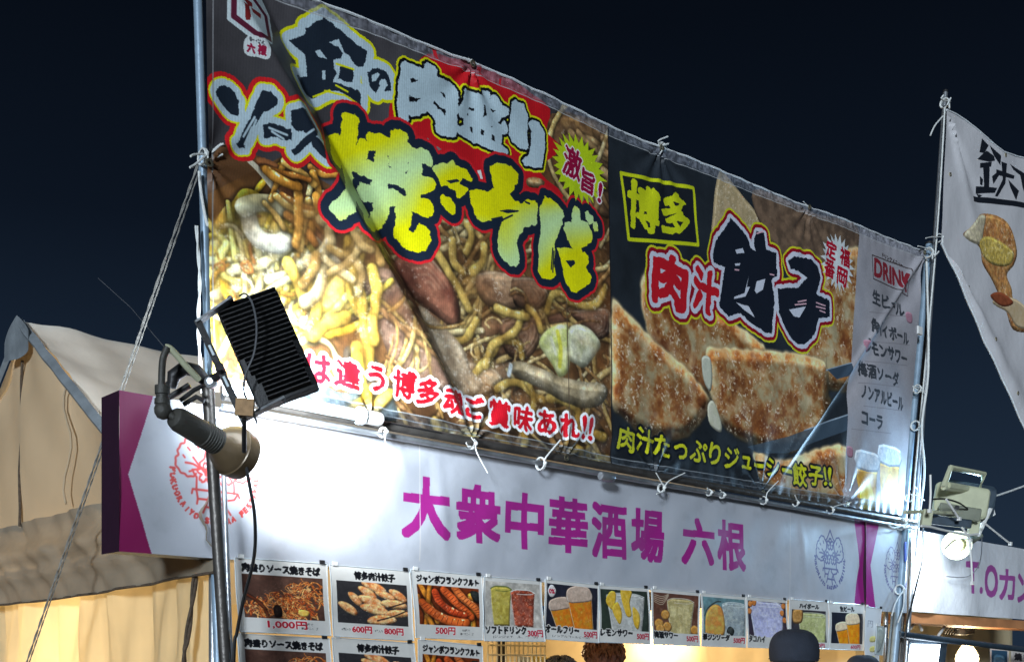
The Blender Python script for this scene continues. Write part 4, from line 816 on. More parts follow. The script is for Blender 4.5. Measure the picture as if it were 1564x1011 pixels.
def f_high(c, *b):
    glass(c, *b, (64, 60, 66), [(.62, .62, .38, .5, 0, (176, 180, 110), (206, 206, 150), (226, 230, 196), 'ice')]); c.blob([(b[0] + x * 218, b[1] + y * 140) for x, y in ((.04, .02), (.3, .0), (.3, .4), (.06, .44))], (196, 140, 70), (226, 170, 100), 8)
def f_beer(c, *b): glass(c, *b, (36, 38, 50), [(.36, .75, .17, .34, -.18, *YB, 'beer'), (.7, .6, .2, .46, -.1, *YB, 'beer')])

# ================================================================== the place
G().grid(lambda u, v: Vector((-300 + 600 * u, -200 + 700 * v, 0)), 40, 40).build('ground', M['ground'], origin=(0, 0, 0))
tag(bpy.data.objects['ground'], 'dark asphalt ground under the festival stalls', None, None, 'structure')
def pole(name, p, q, r, m, label, cat='pole', group=None, cap=None):
    e = root(name, q if q[2] < p[2] else p, label, cat, group)
    G().tube([p, (p + q) / 2, q], r, 14).build('tube', m, e)
    c = G(); dirn = (p - q).normalized()
    c.lathe(p, dirn, [(-.012, r * 1.12), (.004, r * 1.12), (.010, r * .8)], 14); c.build('end_cap', cap or M['black_arm'], e); return e
def drop(px, py, px2, py2, o, zg=0.0):                    # straight member through two surveyed points, continued to the ground
    a, b = on(px, py, o), on(px2, py2, o); k = (zg - a.z) / (b.z - a.z); return a, a + (b - a) * k

# ---- tent
Lr = sz(1352, 900)[0]
tent = root('tent', W(0, 2, 0), 'cream ridge tent of the stall, its gable end lit warm, behind the purple-edged sign', 'tent')
def sag(a, b, f, k): return a + (b - a) * f - UP * k * 4 * f * (1 - f)
RZ, EZ, TE, TB = 3.40, 2.07, .10, 4.0; TR = 2.05
def roofz(t): return RZ - (RZ - EZ) * abs(t - TR) / (TR - TE)
def roof_pt(u, v, t0, t1, s0=0.0):
    t = t0 + (t1 - t0) * v; s = s0 + (Lr - s0) * u
    wr = .012 * math.sin(t * 9 + s * 2.3 + 2 * math.sin(s * 1.7)) * math.sin(math.pi * v) + .01 * math.sin(s * 17 + t * 5) * math.exp(-s * 1.2) + .008 * math.sin(t * 31 + s * 6)
    return W(s, t, roofz(t) - .05 * math.sin(math.pi * v) * (.3 + .7 * math.sin(math.pi * min(1, u * 3 % 1)) ** 2) + wr)
def front_roof(u, v):
    return roof_pt(u, v, TR, TE)
G().grid(front_roof, 90, 24).build('roof_front', M['roofm'], tent)
G().grid(lambda u, v: roof_pt(u, v, TR, TB), 60, 10).build('roof_back', M['roofm'], tent)
def gab(u, v):
    t = TE + (TB - TE) * u; top = roofz(t) - .02; z = 2.30 + (top - 2.30) * v if top > 2.30 else top - (1 - v) * .01
    if top < 2.32: z = EZ + (top - EZ) * v
    w_ = .014 * math.sin(t * 6 + z * 2) + .012 * math.sin(t * 15 - z * 9) * v + .02 * math.sin(z * 4 + t * 3)
    return W(w_ * .9, t, z)
G().grid(gab, 80, 20).build('gable_wall', M['canvas'], tent)
sm = [W(-.012 - .002 * i, 2.07 + .012 * math.sin(i * 1.3), z) for i, z in enumerate(np.linspace(3.2, 2.33, 10))]
G().tube(sm, .008, 6).build('gable_seam', M['rope_brown'], tent)
G().tube([W(-.02, 1.45 + .05 * math.sin(i), 2.98 - i * .066) for i in range(10)], .006, 5).build('gable_seam', M['canvas'], tent)
def rim(u, v):
    t = TR - .02 + (TE - TR) * u; return W(-.02 - .003 * math.sin(t * 30) * .5 - .03 * math.sin(math.pi * v), t, roofz(t) + .015 - .075 * v + .002 * math.sin(t * 25))
G().grid(rim, 60, 4).build('edge_trim', M['trim'], tent)
G().grid(lambda u, v: W(-.02 - .02 * math.sin(math.pi * v), TR + (TB - TR) * u, roofz(TR + (TB - TR) * u) + .015 - .05 * v), 30, 3).build('edge_trim', M['trim'], tent)
def peak(u, v):
    t = TR + (u - .5) * .34; zz = roofz(t) + .025 - (.10 + .13 * (1 - abs(u - .5) * 2)) * v; return W(-.05 + .01 * math.sin(6 * u), t, zz)
G().grid(peak, 14, 6).build('peak_patch', M['trim'], tent)
def val(u, v):
    t = TB + .3 + (-.02 - TB - .3) * u; z = 2.345 + (1.965 - 2.345) * v - .045 * math.sin(math.pi * min(1, max(0, (t) / 4))) * v + .02 * (t / 4) * v
    roll = .05 * math.exp(-((v - .42) / .13) ** 2) + .03 * math.exp(-((v - .68) / .08) ** 2)
    return W(-.03 - roll - .012 * math.sin(t * 11 + v * 5) - .008 * math.sin(t * 29 + v * 14), t, z)
G().grid(val, 90, 22).build('valance', M['valance'], tent)
G().tube([val(1 - i / 30, 1.0) for i in range(31)], .006, 6).build('valance_hem', M['rope_brown'], tent)
def sidew(u, v):
    t = TE + (TB + .4 - TE) * u; z = 2.02 * v + .02
    return W(.06 + .035 * math.sin(t * 7 + z * 1.3) + .02 * math.sin(t * 17 - z * 3.5) + .014 * math.sin(t * 37 + z * 5), t, z)
G().grid(sidew, 120, 24).build('side_curtain', M['side'], tent)
G().grid(lambda u, v: W(.06 + (Lr - .1) * u, TB - .05 + .04 * math.sin(u * 60 + v * 2) + .02 * math.sin(u * 140 + v * 9), 2.1 * v + .02), 160, 10).build('back_curtain', M['back'], tent)
for i, (s_, t_) in enumerate(((.03, TE), (Lr, TE), (Lr, TB), (.03, TB))):
    G().tube([W(s_, t_, 0), W(s_, t_, 1.0), W(s_, t_, 2.06)], .02, 10).build('leg', M['steel'], tent)
G().tube([W(.03, TE, 2.06), W(Lr / 2, TE, 2.06), W(Lr, TE, 2.06)], .018, 8).build('eave_bar', M['steel'], tent)
G().tube([W(0, TR, 3.37), W(Lr / 2, TR, 3.37), W(Lr, TR, 3.37)], .018, 8).build('ridge_bar', M['steel'], tent)

G().grid(lambda u, v: W(Lr - .04 + .02 * math.sin(u * 30) + .012 * math.sin(u * 70 + v * 6), TE + .1 + (TB - TE) * u, .02 + 2.05 * v), 60, 8).build('side_curtain', M['back'], tent)
# ---- lit bulbs inside the stall: these light the curtains
for i, (s_, t_, z_, e_) in enumerate(((.65, 1.9, 1.75, 42), (3.4, 2.0, 1.98, 60), (4.9, 2.0, 1.98, 45))):
    r_ = root('pendant_lamp', W(s_, t_, z_), ['warm bulb glowing behind the left side curtain', 'warm bulb hanging inside the stall behind the drink posters', 'warm bulb hanging inside near the right corner posts'][i], 'lamp')
    G().lathe(W(s_, t_, z_ + .0), UP, [(-.07, .01), (-.055, .032), (-.02, .04), (.02, .022), (.04, .016)], 14).build('bulb', M['bulbwarm'], r_)
    G().lathe(W(s_, t_, z_ + .04), UP, [(0, .02), (.06, .022), (.07, .006), (.25, .004)], 10).build('socket', M['black'], r_)
    light('warm_bulb', 'POINT', W(s_, t_, z_ - .12), W(s_, t_, 0), e_, (1.0, .74, .42), shadow_soft_size=.05)

# ---- fascia sign
sign = root('fascia_sign', W(ss0, 0, sgz0), 'long white fascia sign with magenta kanji under the food banner', 'sign')
def sgw(s, z): return .005 * math.exp(-((s - 1.35 + .1 * z) / .03) ** 2) + .004 * math.exp(-((s - 4.6 + .2 * z) / .025) ** 2) + .003 * max(0, math.sin(s * 31 + 6 * math.sin(z * 3 + s))) * max(0, 2.2 - z) * 4 + .004 * math.sin(s * 6 + z * 9) + .003 * math.sin(s * 19 - z * 14) + .004 * math.sin(s * 2.3)
def sfront(u, v):
    s = ss0 + (ss1 - ss0) * u; z = sgz0 + (sgz1 - sgz0) * v; return W(s, -sgw(s, z) * (4 * v * (1 - v)) ** .5, z)
G().grid(sfront, 220, 20, lambda u, v: (u, v)).build('printed_front', img_mat('fascia_print', S, .42, .07), sign)
sd_t = .155
G().grid(lambda u, v: W(ss0, sd_t * u, sgz0 + (sgz1 - sgz0) * v), 2, 4).build('side_panel', M['purple'], sign)
G().box(W((ss0 + ss1) / 2, sd_t / 2 + .004, sgz1 - .012), D * ((ss1 - ss0) / 2 - .003), N * (sd_t / 2 - .006), UP * .01).build('top_rail', M['steel'], sign)
G().grid(lambda u, v: W(ss0 + (ss1 - ss0) * u, .006 + .12 * v, sgz0 + .002), 60, 2).build('bottom_return', M['white'], sign)
ret = root('sign_return', W(r0s, 0, 1.985), 'short end piece of white sign with magenta wedge beside the corner poles', 'sign')
G().grid(lambda u, v: W(r0s + .004 + (r1s - r0s) * u, -.012 - .01 * math.sin(u * 3), 1.985 + .62 * v), 24, 8, lambda u, v: (u, v)).build('printed_front', img_mat('return_print', R2, .42, .07), ret)
G().box(W((r0s + r1s) / 2, .03, 2.30), D * ((r1s - r0s) / 2 - .01), N * .012, UP * .27).build('backing', M['white'], ret)
G().box(W(r0s + .004, .022, 2.295), D * .0015, N * .03, UP * .31).build('folded_edge', M['purple'], ret)

# ---- food banner
ban = root('food_banner', W((bs0 + bs1) / 2, -OB, 2.6), 'huge printed banner with yellow and red brush lettering over noodles and dumplings', 'banner')
TE_s = [sz(x, y, OB) for x, y in [(311, -77)] + top_e[1:]]; BE_s = [sz(x, y, OB) for x, y in bot_e]
def interp(tab, s):
    for (a, za), (b, zb) in zip(tab, tab[1:]):
        if s <= b or (b, zb) == tab[-1]: return za + (zb - za) * (s - a) / (b - a)
LT, LBm = sz(311, -77, OB), sz(326, 597, OB); RT, RBm = sz(1413, 383, OB), sz(1378, 787, OB)
fa, fb = np.array(sz(357, 0, OB)), np.array(sz(727, 672, OB)); fd = (fb - fa) / np.linalg.norm(fb - fa); fn_ = np.array((-fd[1], fd[0]))
if fn_[0] < 0: fn_ = -fn_
ga, gb = np.array(sz(1408, 392, OB)), np.array(sz(1180, 750, OB)); gd = (gb - ga) / np.linalg.norm(gb - ga); gn = np.array((-gd[1], gd[0])); gn = gn if gn[0] > 0 else -gn
TIES_T = [sz(*p, OB) for p in ((718, 100), (1010, 226), (1232, 318), (1411, 386))]; TIES_B = [sz(*p, OB) for p in ((567, 640), (725, 672), (860, 700), (1000, 727), (1165, 752), (1290, 770))]
TIES_L = [sz(318, 250, OB)]
def sstep(x): x = min(1, max(0, x)); return x * x * (3 - 2 * x)
def bdisp(s, z):
    p = np.array((s, z)); q = p - fa; dd = float(q @ fn_); al = float(q @ fd) / np.linalg.norm(fb - fa); h = 0.
    amp = sstep((al + .25) * 2.2) * sstep((1.04 - al) * 4) ; wb = .09 + .09 * min(1, max(0, 1.1 - al * 1.1))
    if -.5 < dd < .7:
        hh_ = wb * .78 * .5
        if dd < 0: h += hh_ * amp * (1 + dd / .5) ** 2.4
        elif dd < wb: h += amp * hh_ * (1 - 2 * dd / wb)
        else: h += -hh_ * amp * max(0, 1 - (dd - wb) / .5) ** 1.6
    q = p - ga; d2 = float(q @ gn); a2 = float(q @ gd) / np.linalg.norm(gb - ga)
    if 0 <= a2 <= 1.05: h += .022 * math.exp(-(d2 / .022) ** 2) * sstep((1.05 - a2) * 3) - .02 * math.exp(-((d2 - .09) / .07) ** 2) * sstep((1.05 - a2) * 3)
    for tl, sg in ((TIES_T, -1), (TIES_B, 1), (TIES_L, 0)):
        for i, (ts, tz) in enumerate(tl):
            ex, ey = s - ts, z - tz; r = math.hypot(ex, ey)
            if r < .8: h += .012 * math.sin(math.atan2(ey, ex) * (9 + i % 3 * 2) + i) * math.exp(-r / .28) * min(1, r / .05)
    h += .010 * math.sin(s * 2.1 + z * 1.2) + .006 * math.sin(s * 4.7 - z * 3.1 + 1) + .0016 * math.sin(s * 23 + z * 4) * math.sin(z * 9)
    zt = interp(TE_s, s); zb = interp(BE_s, s); h += .004 * math.sin(s * 60) * (math.exp(-(zt - z) / .05) + math.exp(-(z - zb) / .05))
    return h
def banpt(u, v):
    sb = LBm[0] + (RBm[0] - LBm[0]) * u; st = LT[0] + (RT[0] - LT[0]) * u; s = sb + (st - sb) * v
    zb = interp(BE_s, s); zt = interp(TE_s, s); return s, zb + (zt - zb) * v
def ban3(u, v):
    s, z = banpt(u, v); return W(s, -OB - bdisp(s, z), z)
def banuv(u, v):
    s, z = banpt(u, v); return ((s - bs0) / (B.w / RB), 1 - (bz1 - z) / (B.h / RB))
G().grid(ban3, 430, 170, banuv).build('printed_cloth', img_mat('banner_print', B, .46, .10, trans=.0, spec=.35), ban)
G().tube([ban3(i / 80, 1) for i in range(81)], .006, 6).build('top_cord', M['hem'], ban)
for (ts, tz) in TIES_T + TIES_B + TIES_L:
    c_ = W(ts, -OB - .012 - bdisp(ts, tz) , tz); G().lathe(c_, N, [(-.002, .016), (.004, .016), (.005, .012), (.004, .008), (-.002, .008)], 12, False).build('eyelet', M['brass'], ban)

# ---- banner frame
A, Bp = drop(299, -110, 322, 640, -.03); pole('frame_pole', A, Bp, .018, M['steel_blue'], 'pale blue upright pole at the left edge of the food banner', group='poles holding up the banners')
A, Bp = drop(1419, 372, 1379, 800, -.03); pole('frame_pole', A, Bp, .026, M['steel_blue'], 'steel upright right behind the drink list edge of the food banner', group='poles holding up the banners')
A, Bp = drop(1444, 140, 1398, 800, .0); pole('frame_pole', A, Bp, .018, M['steel'], 'tallest thin pole, carrying the white neighbouring banner', group='poles holding up the banners')
A, Bp = drop(1432, 300, 1389, 820, -.06); pole('frame_pole', A, Bp, .014, M['steel_dark'], 'thin dark pole between the two bright poles at the right corner', group='poles holding up the banners')
A, Bp = drop(1384, 798, 1366, 1000, .03); pole('corner_pole', A, Bp, .028, M['steel_blue'], 'thick corner pole beside the end of the fascia sign', group='poles holding up the banners')
p_, q_ = W(TE_s[0][0] - .05, -.0, TE_s[0][1] + .02), W(TE_s[-1][0] + .1, -.0, TE_s[-1][1] + .01)
mid = [W(TE_s[0][0] + (TE_s[-1][0] - TE_s[0][0]) * i / 24, .0, interp(TE_s, TE_s[0][0] + (TE_s[-1][0] - TE_s[0][0]) * i / 24) + .012) for i in range(25)]
e_ = root('frame_bar', mid[0], 'dark bar behind the top hem of the food banner', 'bar'); G().tube(mid, .013, 10).build('tube', M['steel_dark'], e_)
s_l, s_r = sz(330, 600)[0], sz(1392, 800)[0]
e_ = root('frame_bar', W(s_l, -.06, 2.635), 'dark steel bar under the bottom hem of the food banner', 'bar'); G().tube([W(s_l, -.055, 2.640), W((s_l + s_r) / 2, -.055, 2.636), W(s_r, -.055, 2.640)], .020, 12).build('tube', M['steel_dark'], e_)
G().tube([W(sz(575, 700)[0] + i * .1, -.078, 2.646) for i in range(4)], .003, 4).build('printed_mark', M['black'], e_)
e_ = root('frame_bar', W(s_l, -.06, 2.60), 'bright thin pipe along the top edge of the fascia sign', 'bar'); G().tube([W(s_l, -.05, 2.598), W((s_l + s_r) / 2, -.05, 2.597), W(s_r, -.05, 2.598)], .013, 12).build('tube', M['steel'], e_)
c0, c1 = sz(345, 600, .1)[0], sz(568, 660, .1)[0]
e_ = root('conduit', W(c0, -.1, 2.66), 'thick white pipe with a round end cap left of the slogan text', 'pipe')
G().tube([W(c0, -.095, 2.655), W(c1, -.095, 2.650)], .024, 16).build('tube', M['conduit'], e_)
G().lathe(W(c1 - .05, -.095, 2.65), D, [(0, .03), (.09, .03), (.1, .026)], 18).build('end_cap', M['white'], e_)
G().lathe(W(c1 - .065, -.095, 2.65), D, [(0, .038), (.02, .038)], 18).build('collar', M['conduit'], e_)
# light stand
A, Bp = drop(317, 585, 344, 1005, .30)
stand = pole('light_stand', A, Bp, .022, M['steel_dark'], 'leaning steel stand pole carrying the black floodlight and the spot lamp', 'stand')
e_ = root('frame_pole', drop(333, 640, 350, 1000, .08)[1], 'thin bright pole just behind the leaning light stand', 'pole', 'poles holding up the banners'); a_, b_ = drop(341, 700, 352, 1000, .08); G().tube([a_, b_], .010, 10).build('tube', M['steel'], e_)

# ---- ropes
def rope(name, pts, r, m, label, cat='rope', group=None, twist=True):
    P = [Vector(p) for p in pts]; 
    if len(P) > 2: P = [Vector(p) for p in cr(P, 8)]
    e = root(name, min(P, key=lambda v: v.z), label, cat, group)
    if not twist: G().tube(P, r, 7).build('cord', m, e); return e
    L = sum((P[i + 1] - P[i]).length for i in range(len(P) - 1)); n = max(12, int(L / (r * 2.2))); n = min(n, 420)
    cum = [0]
    for i in range(len(P) - 1): cum.append(cum[-1] + (P[i + 1] - P[i]).length)
    def pt(x):
        for i in range(len(P) - 1):
            if x <= cum[i + 1] or i == len(P) - 2: return P[i] + (P[i + 1] - P[i]) * ((x - cum[i]) / max(cum[i + 1] - cum[i], 1e-9))
    for ph in (0, math.pi):
        q = []
        for i in range(n + 1):
            x = L * i / n; c = pt(x); T = (pt(min(x + .01, L)) - pt(max(x - .01, 0))).normalized(); a = T.orthogonal().normalized(); b = T.cross(a); w = ph + x / (r * 5) * 1.0
            q.append(c + (a * math.cos(w) + b * math.sin(w)) * r * .5)
        G().tube(q, r * .62, 5).build('strand', m, e)
    return e
top_ = on(302, 252, -.03); end_ = at(45 - .345 * 480, 1480, 5.6); end2 = end_
rope('guy_rope', [top_, end_], .005, M['rope'], 'taut grey guy rope running from the banner pole past the tent, outer strand', group='guy ropes')
rope('guy_rope', [top_ + D * .014, end2 + D * .009], .0032, M['rope'], 'thinner guy rope running beside the taut grey one, inner strand', group='guy ropes')
rope('hanging_rope', [at(298, 880, 4.45), at(292, 930, 4.43), at(284, 985, 4.42), at(281, 1011, 4.42), at(280, 1200, 4.4)], .012, M['rope_brown'], 'thick twisted brown rope hanging from the valance beside the light stand')
G().tube([at(150, 425, 5.2), at(200, 470, 5.0), at(255, 535, 4.2)], .0015, 4).build('thin_wire', M['greycable'])
tag(bpy.data.objects['thin_wire'], 'very thin dark wire crossing the night sky above the tent roof', 'wire')
rope('cable', [at(372, 690, 3.95), at(381, 740, 3.95), at(389, 790, 3.95), at(388, 850, 3.97), at(372, 915, 4.0), at(362, 965, 4.02), at(357, 1011, 4.03), at(352, 1300, 4.1)], .0065, M['blackcable'], 'black power cable hanging from the spot lamp in front of the sign', 'cable', twist=False)
rope('cord', [on(1415, 394, -.02), on(1418, 560, .1), on(1408, 650, .1), on(1412, 720, .1), on(1404, 790, .1), on(1398, 850, .1)], .008, M['string'], 'loose white cord running down the right corner poles', twist=False)
rope('cord', [on(1443, 165, .03), on(1430, 370, .04), on(1400, 700, .05), on(1390, 800, .05)], .006, M['string'], 'straight white cord tied down the tallest pole', twist=False)
rope('cable', [on(1409, 795, .1), on(1409, 850, .1), on(1398, 900, .1), on(1384, 960, .1), on(1376, 1040, .1)], .007, M['blackcable'], 'dark cable hanging at the left end of the neighbouring sign', 'cable', twist=False)
rope('cord', [on(1512, 760, .4), on(1564, 742, .4), on(1700, 690, .4)], .007, M['string'], 'white cord running from the beige floodlight to the right', twist=False)
rope('cord', [on(1440, 178, .05), on(1428, 192, .06), on(1421, 207, .07)], .006, M['string'], 'loose string end at the top of the tallest pole', twist=False)
rope('cord', [on(320, 252, .02), on(326, 300, .03), on(318, 345, .03), on(308, 300, .0), on(304, 262, .0)], .006, M['string'], 'white string loop round the left banner pole', twist=False)
rope('cord', [on(300, 345, -.0), on(305, 430, .0), on(303, 500, .01), on(309, 600, .02)], .0065, M['string'], 'white braided cord hanging down the left banner pole')

# ---- string ties
TN = 'white string ties'
def tie(px, py, o, tails, label, r=.022, thick=.0032):
    c = on(px, py, o); e = root('string_tie', c, label, 'tie', TN)
    for k, dz in enumerate((-.008, .006)):
        ring = [c + D * dz * .6 + (N * math.cos(w) + UP * math.sin(w)) * r for w in np.linspace(0, 2 * math.pi, 15)]
        G().tube(ring, thick, 6).build('loop', M['string'], e)
    G().lathe(c + N * r - D * .008, D, [(0, .004), (.004, .01), (.012, .01), (.016, .004)], 8).build('knot', M['string'], e)
    for tl in tails:
        P = [c + N * r] + [on(x, y, o + r + .01 + .012 * i) for i, (x, y) in enumerate(tl)]
        G().tube([Vector(p) for p in cr(P, 4)], thick, 6).build('tail', M['string'], e)
tie(719, 100, .02, [[(716, 90)], [(724, 108)]], 'string tie on the banner top hem above the white kanji')
tie(1010, 226, .02, [[(1005, 216), (1020, 209)], [(1012, 222), (1021, 220)], [(1008, 235)]], 'string tie on the banner top hem above the boxed yellow kanji', .026, .0045)
tie(1232, 320, .02, [[(1227, 308)], [(1233, 330)]], 'string tie on the banner top hem above the dumpling headline')
tie(585, 660, .08, [[(588, 672), (593, 700)]], 'string tie hanging beside the white pipe end cap')
tie(722, 678, .07, [[(718, 684), (712, 676)], [(728, 690), (745, 722)], [(720, 668)]], 'string tie at the foot of the dark fold with a long tail')
tie(826, 708, .07, [[(834, 698), (856, 672)]], 'string tie under the slogan exclamation marks', .03, .0042)
tie(1010, 745, .07, [[(1022, 734), (1046, 722)], [(1014, 750), (1003, 754)], [(1002, 722)]], 'string tie under the start of the yellow dumpling line')
tie(1083, 752, .06, [[(1080, 745)]], 'small bright loop on the thin pipe, left one of a close pair', .018)
tie(1103, 756, .06, [[(1100, 748)]], 'small bright loop on the thin pipe, right one of a close pair', .018)
tie(1166, 764, .07, [[(1172, 752), (1189, 734)]], 'string tie with raised tail under the beer advertising line', .024)
tie(1215, 768, .07, [[(1214, 756)]], 'short string tie between two longer ones on the bottom bar', .02)
tie(1268, 779, .07, [[(1275, 773), (1300, 767)]], 'string tie with flat tail near the beer glasses', .024)
tie(310, 240, -.0, [[(325, 232), (338, 220)], [(322, 243), (340, 236)], [(298, 236), (291, 239)], [(300, 250), (290, 256)], [(330, 226), (336, 222), (342, 220)]], 'frayed string knot on the left banner pole', .03, .0042)
tie(1418, 386, .02, [[(1410, 378), (1402, 376)], [(1428, 390), (1434, 384)], [(1424, 396)]], 'string bundle at the top right corner of the food banner', .035, .005)
tie(1434, 364, .02, [[(1424, 362), (1414, 364)], [(1440, 372)]], 'string tie at the lower left corner of the white banner', .03, .0042)
tie(1443, 158, .01, [[(1438, 152), (1441, 146)], [(1450, 166)], [(1447, 160), (1452, 150)]], 'string bundle on the tip of the tallest pole', .035, .006)
tie(1401, 594, .02, [[(1394, 590), (1408, 598), (1416, 596)]], 'string tie halfway down the right corner poles', .03, .0042)
tie(1398, 650, .02, [[(1404, 652)]], 'plain string band on the right corner poles below the halfway tie', .034, .005)
tie(1388, 760, .04, [[(1400, 756), (1412, 764)], [(1402, 750), (1396, 742)]], 'string tie beside the lower right corner of the food banner', .03, .0042)
tie(1376, 800, .06, [[(1384, 798), (1390, 792)], [(1366, 806), (1358, 802)], [(1380, 806), (1392, 804)]], 'heavy string bundle where the bottom bars meet the corner poles', .04, .006)
tie(1374, 900, .06, [[(1368, 920), (1362, 940)], [(1380, 925), (1372, 950)]], 'string tie low on the corner poles beside the magenta wedge', .034, .005)
# plastic tag and stickers
G().box(on(1404, 505, .05), D * .03, N * .01, UP * .028).build('plastic_clip', M['white']); tag(bpy.data.objects['plastic_clip'], 'small translucent plastic clip on the right corner pole', 'clip')
G().box(on(1383, 842, .08), D * .012, N * .003, UP * .07, ).build('blue_label', M['blue']); tag(bpy.data.objects['blue_label'], 'narrow blue label stuck on the corner pole', 'label')
G().lathe(on(927, 728, .1), D, [(-.05, .02), (-.03, .026), (.03, .026), (.05, .018)], 12).build('pipe_joint', M['steel']); tag(bpy.data.objects['pipe_joint'], 'steel joint on the bottom bar near the dumpling panel seam', 'joint')

# ---- black floodlight
fl = root('floodlight', at(407, 527, 3.9), 'large black finned floodlight seen from behind, lighting the noodle picture', 'floodlight')
a_l = (at(481, 577, 3.78) - at(415, 428, 3.86)); b_l = (at(333, 478, 3.82) - at(415, 428, 3.86)); cc = at(407, 527, 3.80); al = a_l.normalized(); nl = al.cross(b_l).normalized()
if nl.y < 0: nl = -nl
bl_ = nl.cross(al).normalized(); bl_ = bl_ if bl_.x < 0 else -bl_; hl, hb = a_l.length / 2, b_l.length / 2
G().box(cc + nl * .035, al * hl, bl_ * hb, nl * .022, .012).build('housing', M['black'], fl)
nf = 22; fin0 = None
for i in range(nf):
    p = cc + al * (-hl * .93 + 2 * hl * .93 * i / (nf - 1)); 
    g_ = G().box(p + nl * .002 - bl_ * (.0 if i < 16 else .01), al * .0022, bl_ * hb * (.96 if i < 12 else .8 if i < 18 else .7), nl * .016)
    g_.build('fin', M['black'], fl, smooth=False)
G().box(cc + nl * .060, al * (hl - .01), bl_ * (hb - .01), nl * .003, .008).build('glass', M['ledoff'], fl)
bk = [at(352, 458, 3.80), at(303, 492, 3.78), at(372, 641, 3.72), at(432, 610, 3.76)]
for i in range(3):
    p, q = bk[i], bk[i + 1]; t_ = (q - p).normalized(); w_ = t_.cross(nl).normalized()
    g_ = G().box((p + q) / 2, t_ * ((q - p).length / 2 + .008), w_ * .004 if i != 1 else w_ * .012, nl * .014 if i != 1 else nl * .004, 0); g_.build('bracket', M['black_arm'] if i == 1 else M['steel'], fl, smooth=False)
for f_ in (.3, .62):
    p = bk[1] + (bk[2] - bk[1]) * f_ - nl * .006; t_ = (bk[2] - bk[1]).normalized(); w_ = t_.cross(nl).normalized(); G().box(p, t_ * .02, w_ * .004, nl * .001).build('slot', M['conduit'], fl, smooth=False)
G().lathe(bk[0], nl, [(-.012, .010), (.012, .010)], 8).build('bolt', M['black_arm'], fl); G().lathe(bk[3], nl, [(-.012, .010), (.012, .010)], 8).build('bolt', M['black_arm'], fl)
G().lathe((bk[1] + bk[2]) / 2 - nl * .03, nl, [(0, .016), (.03, .018), (.05, .014)], 6).build('bolt', M['black_arm'], fl)
G().tube([Vector(p) for p in cr([at(366, 452, 3.76), at(375, 449, 3.74), at(386, 465, 3.72), at(392, 500, 3.71), at(388, 540, 3.70), at(375, 572, 3.70), at(373, 600, 3.70), at(384, 622, 3.69), at(393, 648, 3.69)], 6)], .0038, 6).build('cable', M['greycable'], fl)
G().box(at(374, 622, 3.68), Vector((.030, 0, -.002)), Vector((0, .008, 0)), Vector((.002, 0, .028))).build('label_card', M['card'], fl, smooth=False)
G().tube([at(373, 640, 3.7), at(373, 690, 3.8)], .008, 8).build('cable_gland', M['black_arm'], fl)
LC = cc + nl * .08
fe = light('flood_emitter', 'AREA', LC, LC + nl * 1.0 - D * .05 + UP * .34, 46, (.80, .90, 1.0), shape='RECTANGLE', spread=math.radians(98), size=hb * 1.6, size_y=hl * 1.6)

# ---- clamp on the stand
cl = root('clamp', at(300, 590, 3.95), 'dark swivel clamp holding both lamps on top of the stand', 'clamp')
G().tube([at(316, 585, 3.9), at(300, 566, 3.88), at(282, 562, 3.88), at(265, 574, 3.88), at(262, 592, 3.88)], [.020, .024, .026, .024, .016], 10).build('jaw', M['black_arm'], cl)
G().tube([at(264, 580, 3.88), at(250, 592, 3.88), at(260, 606, 3.88), at(290, 588, 3.88)], .011, 8).build('handle', M['black_arm'], cl)
G().tube([at(275, 612, 3.88), at(296, 596, 3.88), at(312, 588, 3.86)], .008, 8).build('lever', M['black_arm'], cl)
G().tube([at(280, 618, 3.9), at(300, 606, 3.9), at(312, 612, 3.9)], .009, 8).build('lever', M['black_arm'], cl)
G().lathe(at(323, 584, 3.84), Vector((0, -1, 0)), [(0, .022), (.012, .022), (.016, .012), (.022, .011)], 12).build('bolt', M['steel'], cl)
G().tube([at(318, 580, 3.86), at(330, 576, 3.82), at(341, 570, 3.78)], [.016, .014, .014], 10).build('arm', M['black_arm'], cl)
# ---- spot lamp
spl = root('spot_lamp', at(320, 670, 3.85), 'grey bracket lamp with brown bell reflector pointing at the sign', 'lamp')
G().tube([Vector(p) for p in cr([at(304, 580, 3.84), at(285, 560, 3.80), at(262, 534, 3.76), at(252, 530, 3.75)], 5)], .011, 10).build('rod', M['cream'], spl)
G().tube([Vector(p) for p in cr([at(256, 530, 3.75), at(249, 548, 3.75), at(247, 575, 3.75), at(247, 600, 3.75)], 5)], .012, 10).build('tube', M['rubber'], spl)
G().lathe(at(248, 602, 3.75), -UP, [(-.028, .025), (.0, .025), (.002, .021), (.014, .021), (.016, .026), (.034, .026)], 16).build('collar', M['rubber'], spl)
G().lathe(at(249, 626, 3.75), UP, [(-.032, .006), (-.026, .020), (-.012, .028), (.004, .030), (.018, .024), (.028, .012)], 16).build('joint', M['rubber'], spl)
ax0, ax1 = at(266, 637, 3.76), at(370, 697, 4.02); axd = (ax1 - ax0).normalized(); L_ = (ax1 - ax0).length
G().tube([at(252, 628, 3.75), at(266, 638, 3.76)], .014, 10).build('neck', M['rubber'], spl)
pr = [(-.006, .02), (0, .034), (.02, .042), (.12, .045)]
for i in range(6): pr += [(.125 + i * .011, .045), (.128 + i * .011, .048), (.132 + i * .011, .048), (.134 + i * .011, .045)]
pr += [(.20, .048)]; G().lathe(ax0, axd, pr, 24).build('socket', M['rubber'], spl)
G().lathe(ax0 + axd * .195, axd, [(0, .048), (.02, .062), (.05, .086), (.070, .090), (.073, .094), (.10, .092), (.128, .088), (.133, .082), (.12, .080), (.08, .07)], 28, False).build('reflector', M['lampbrown'], spl)
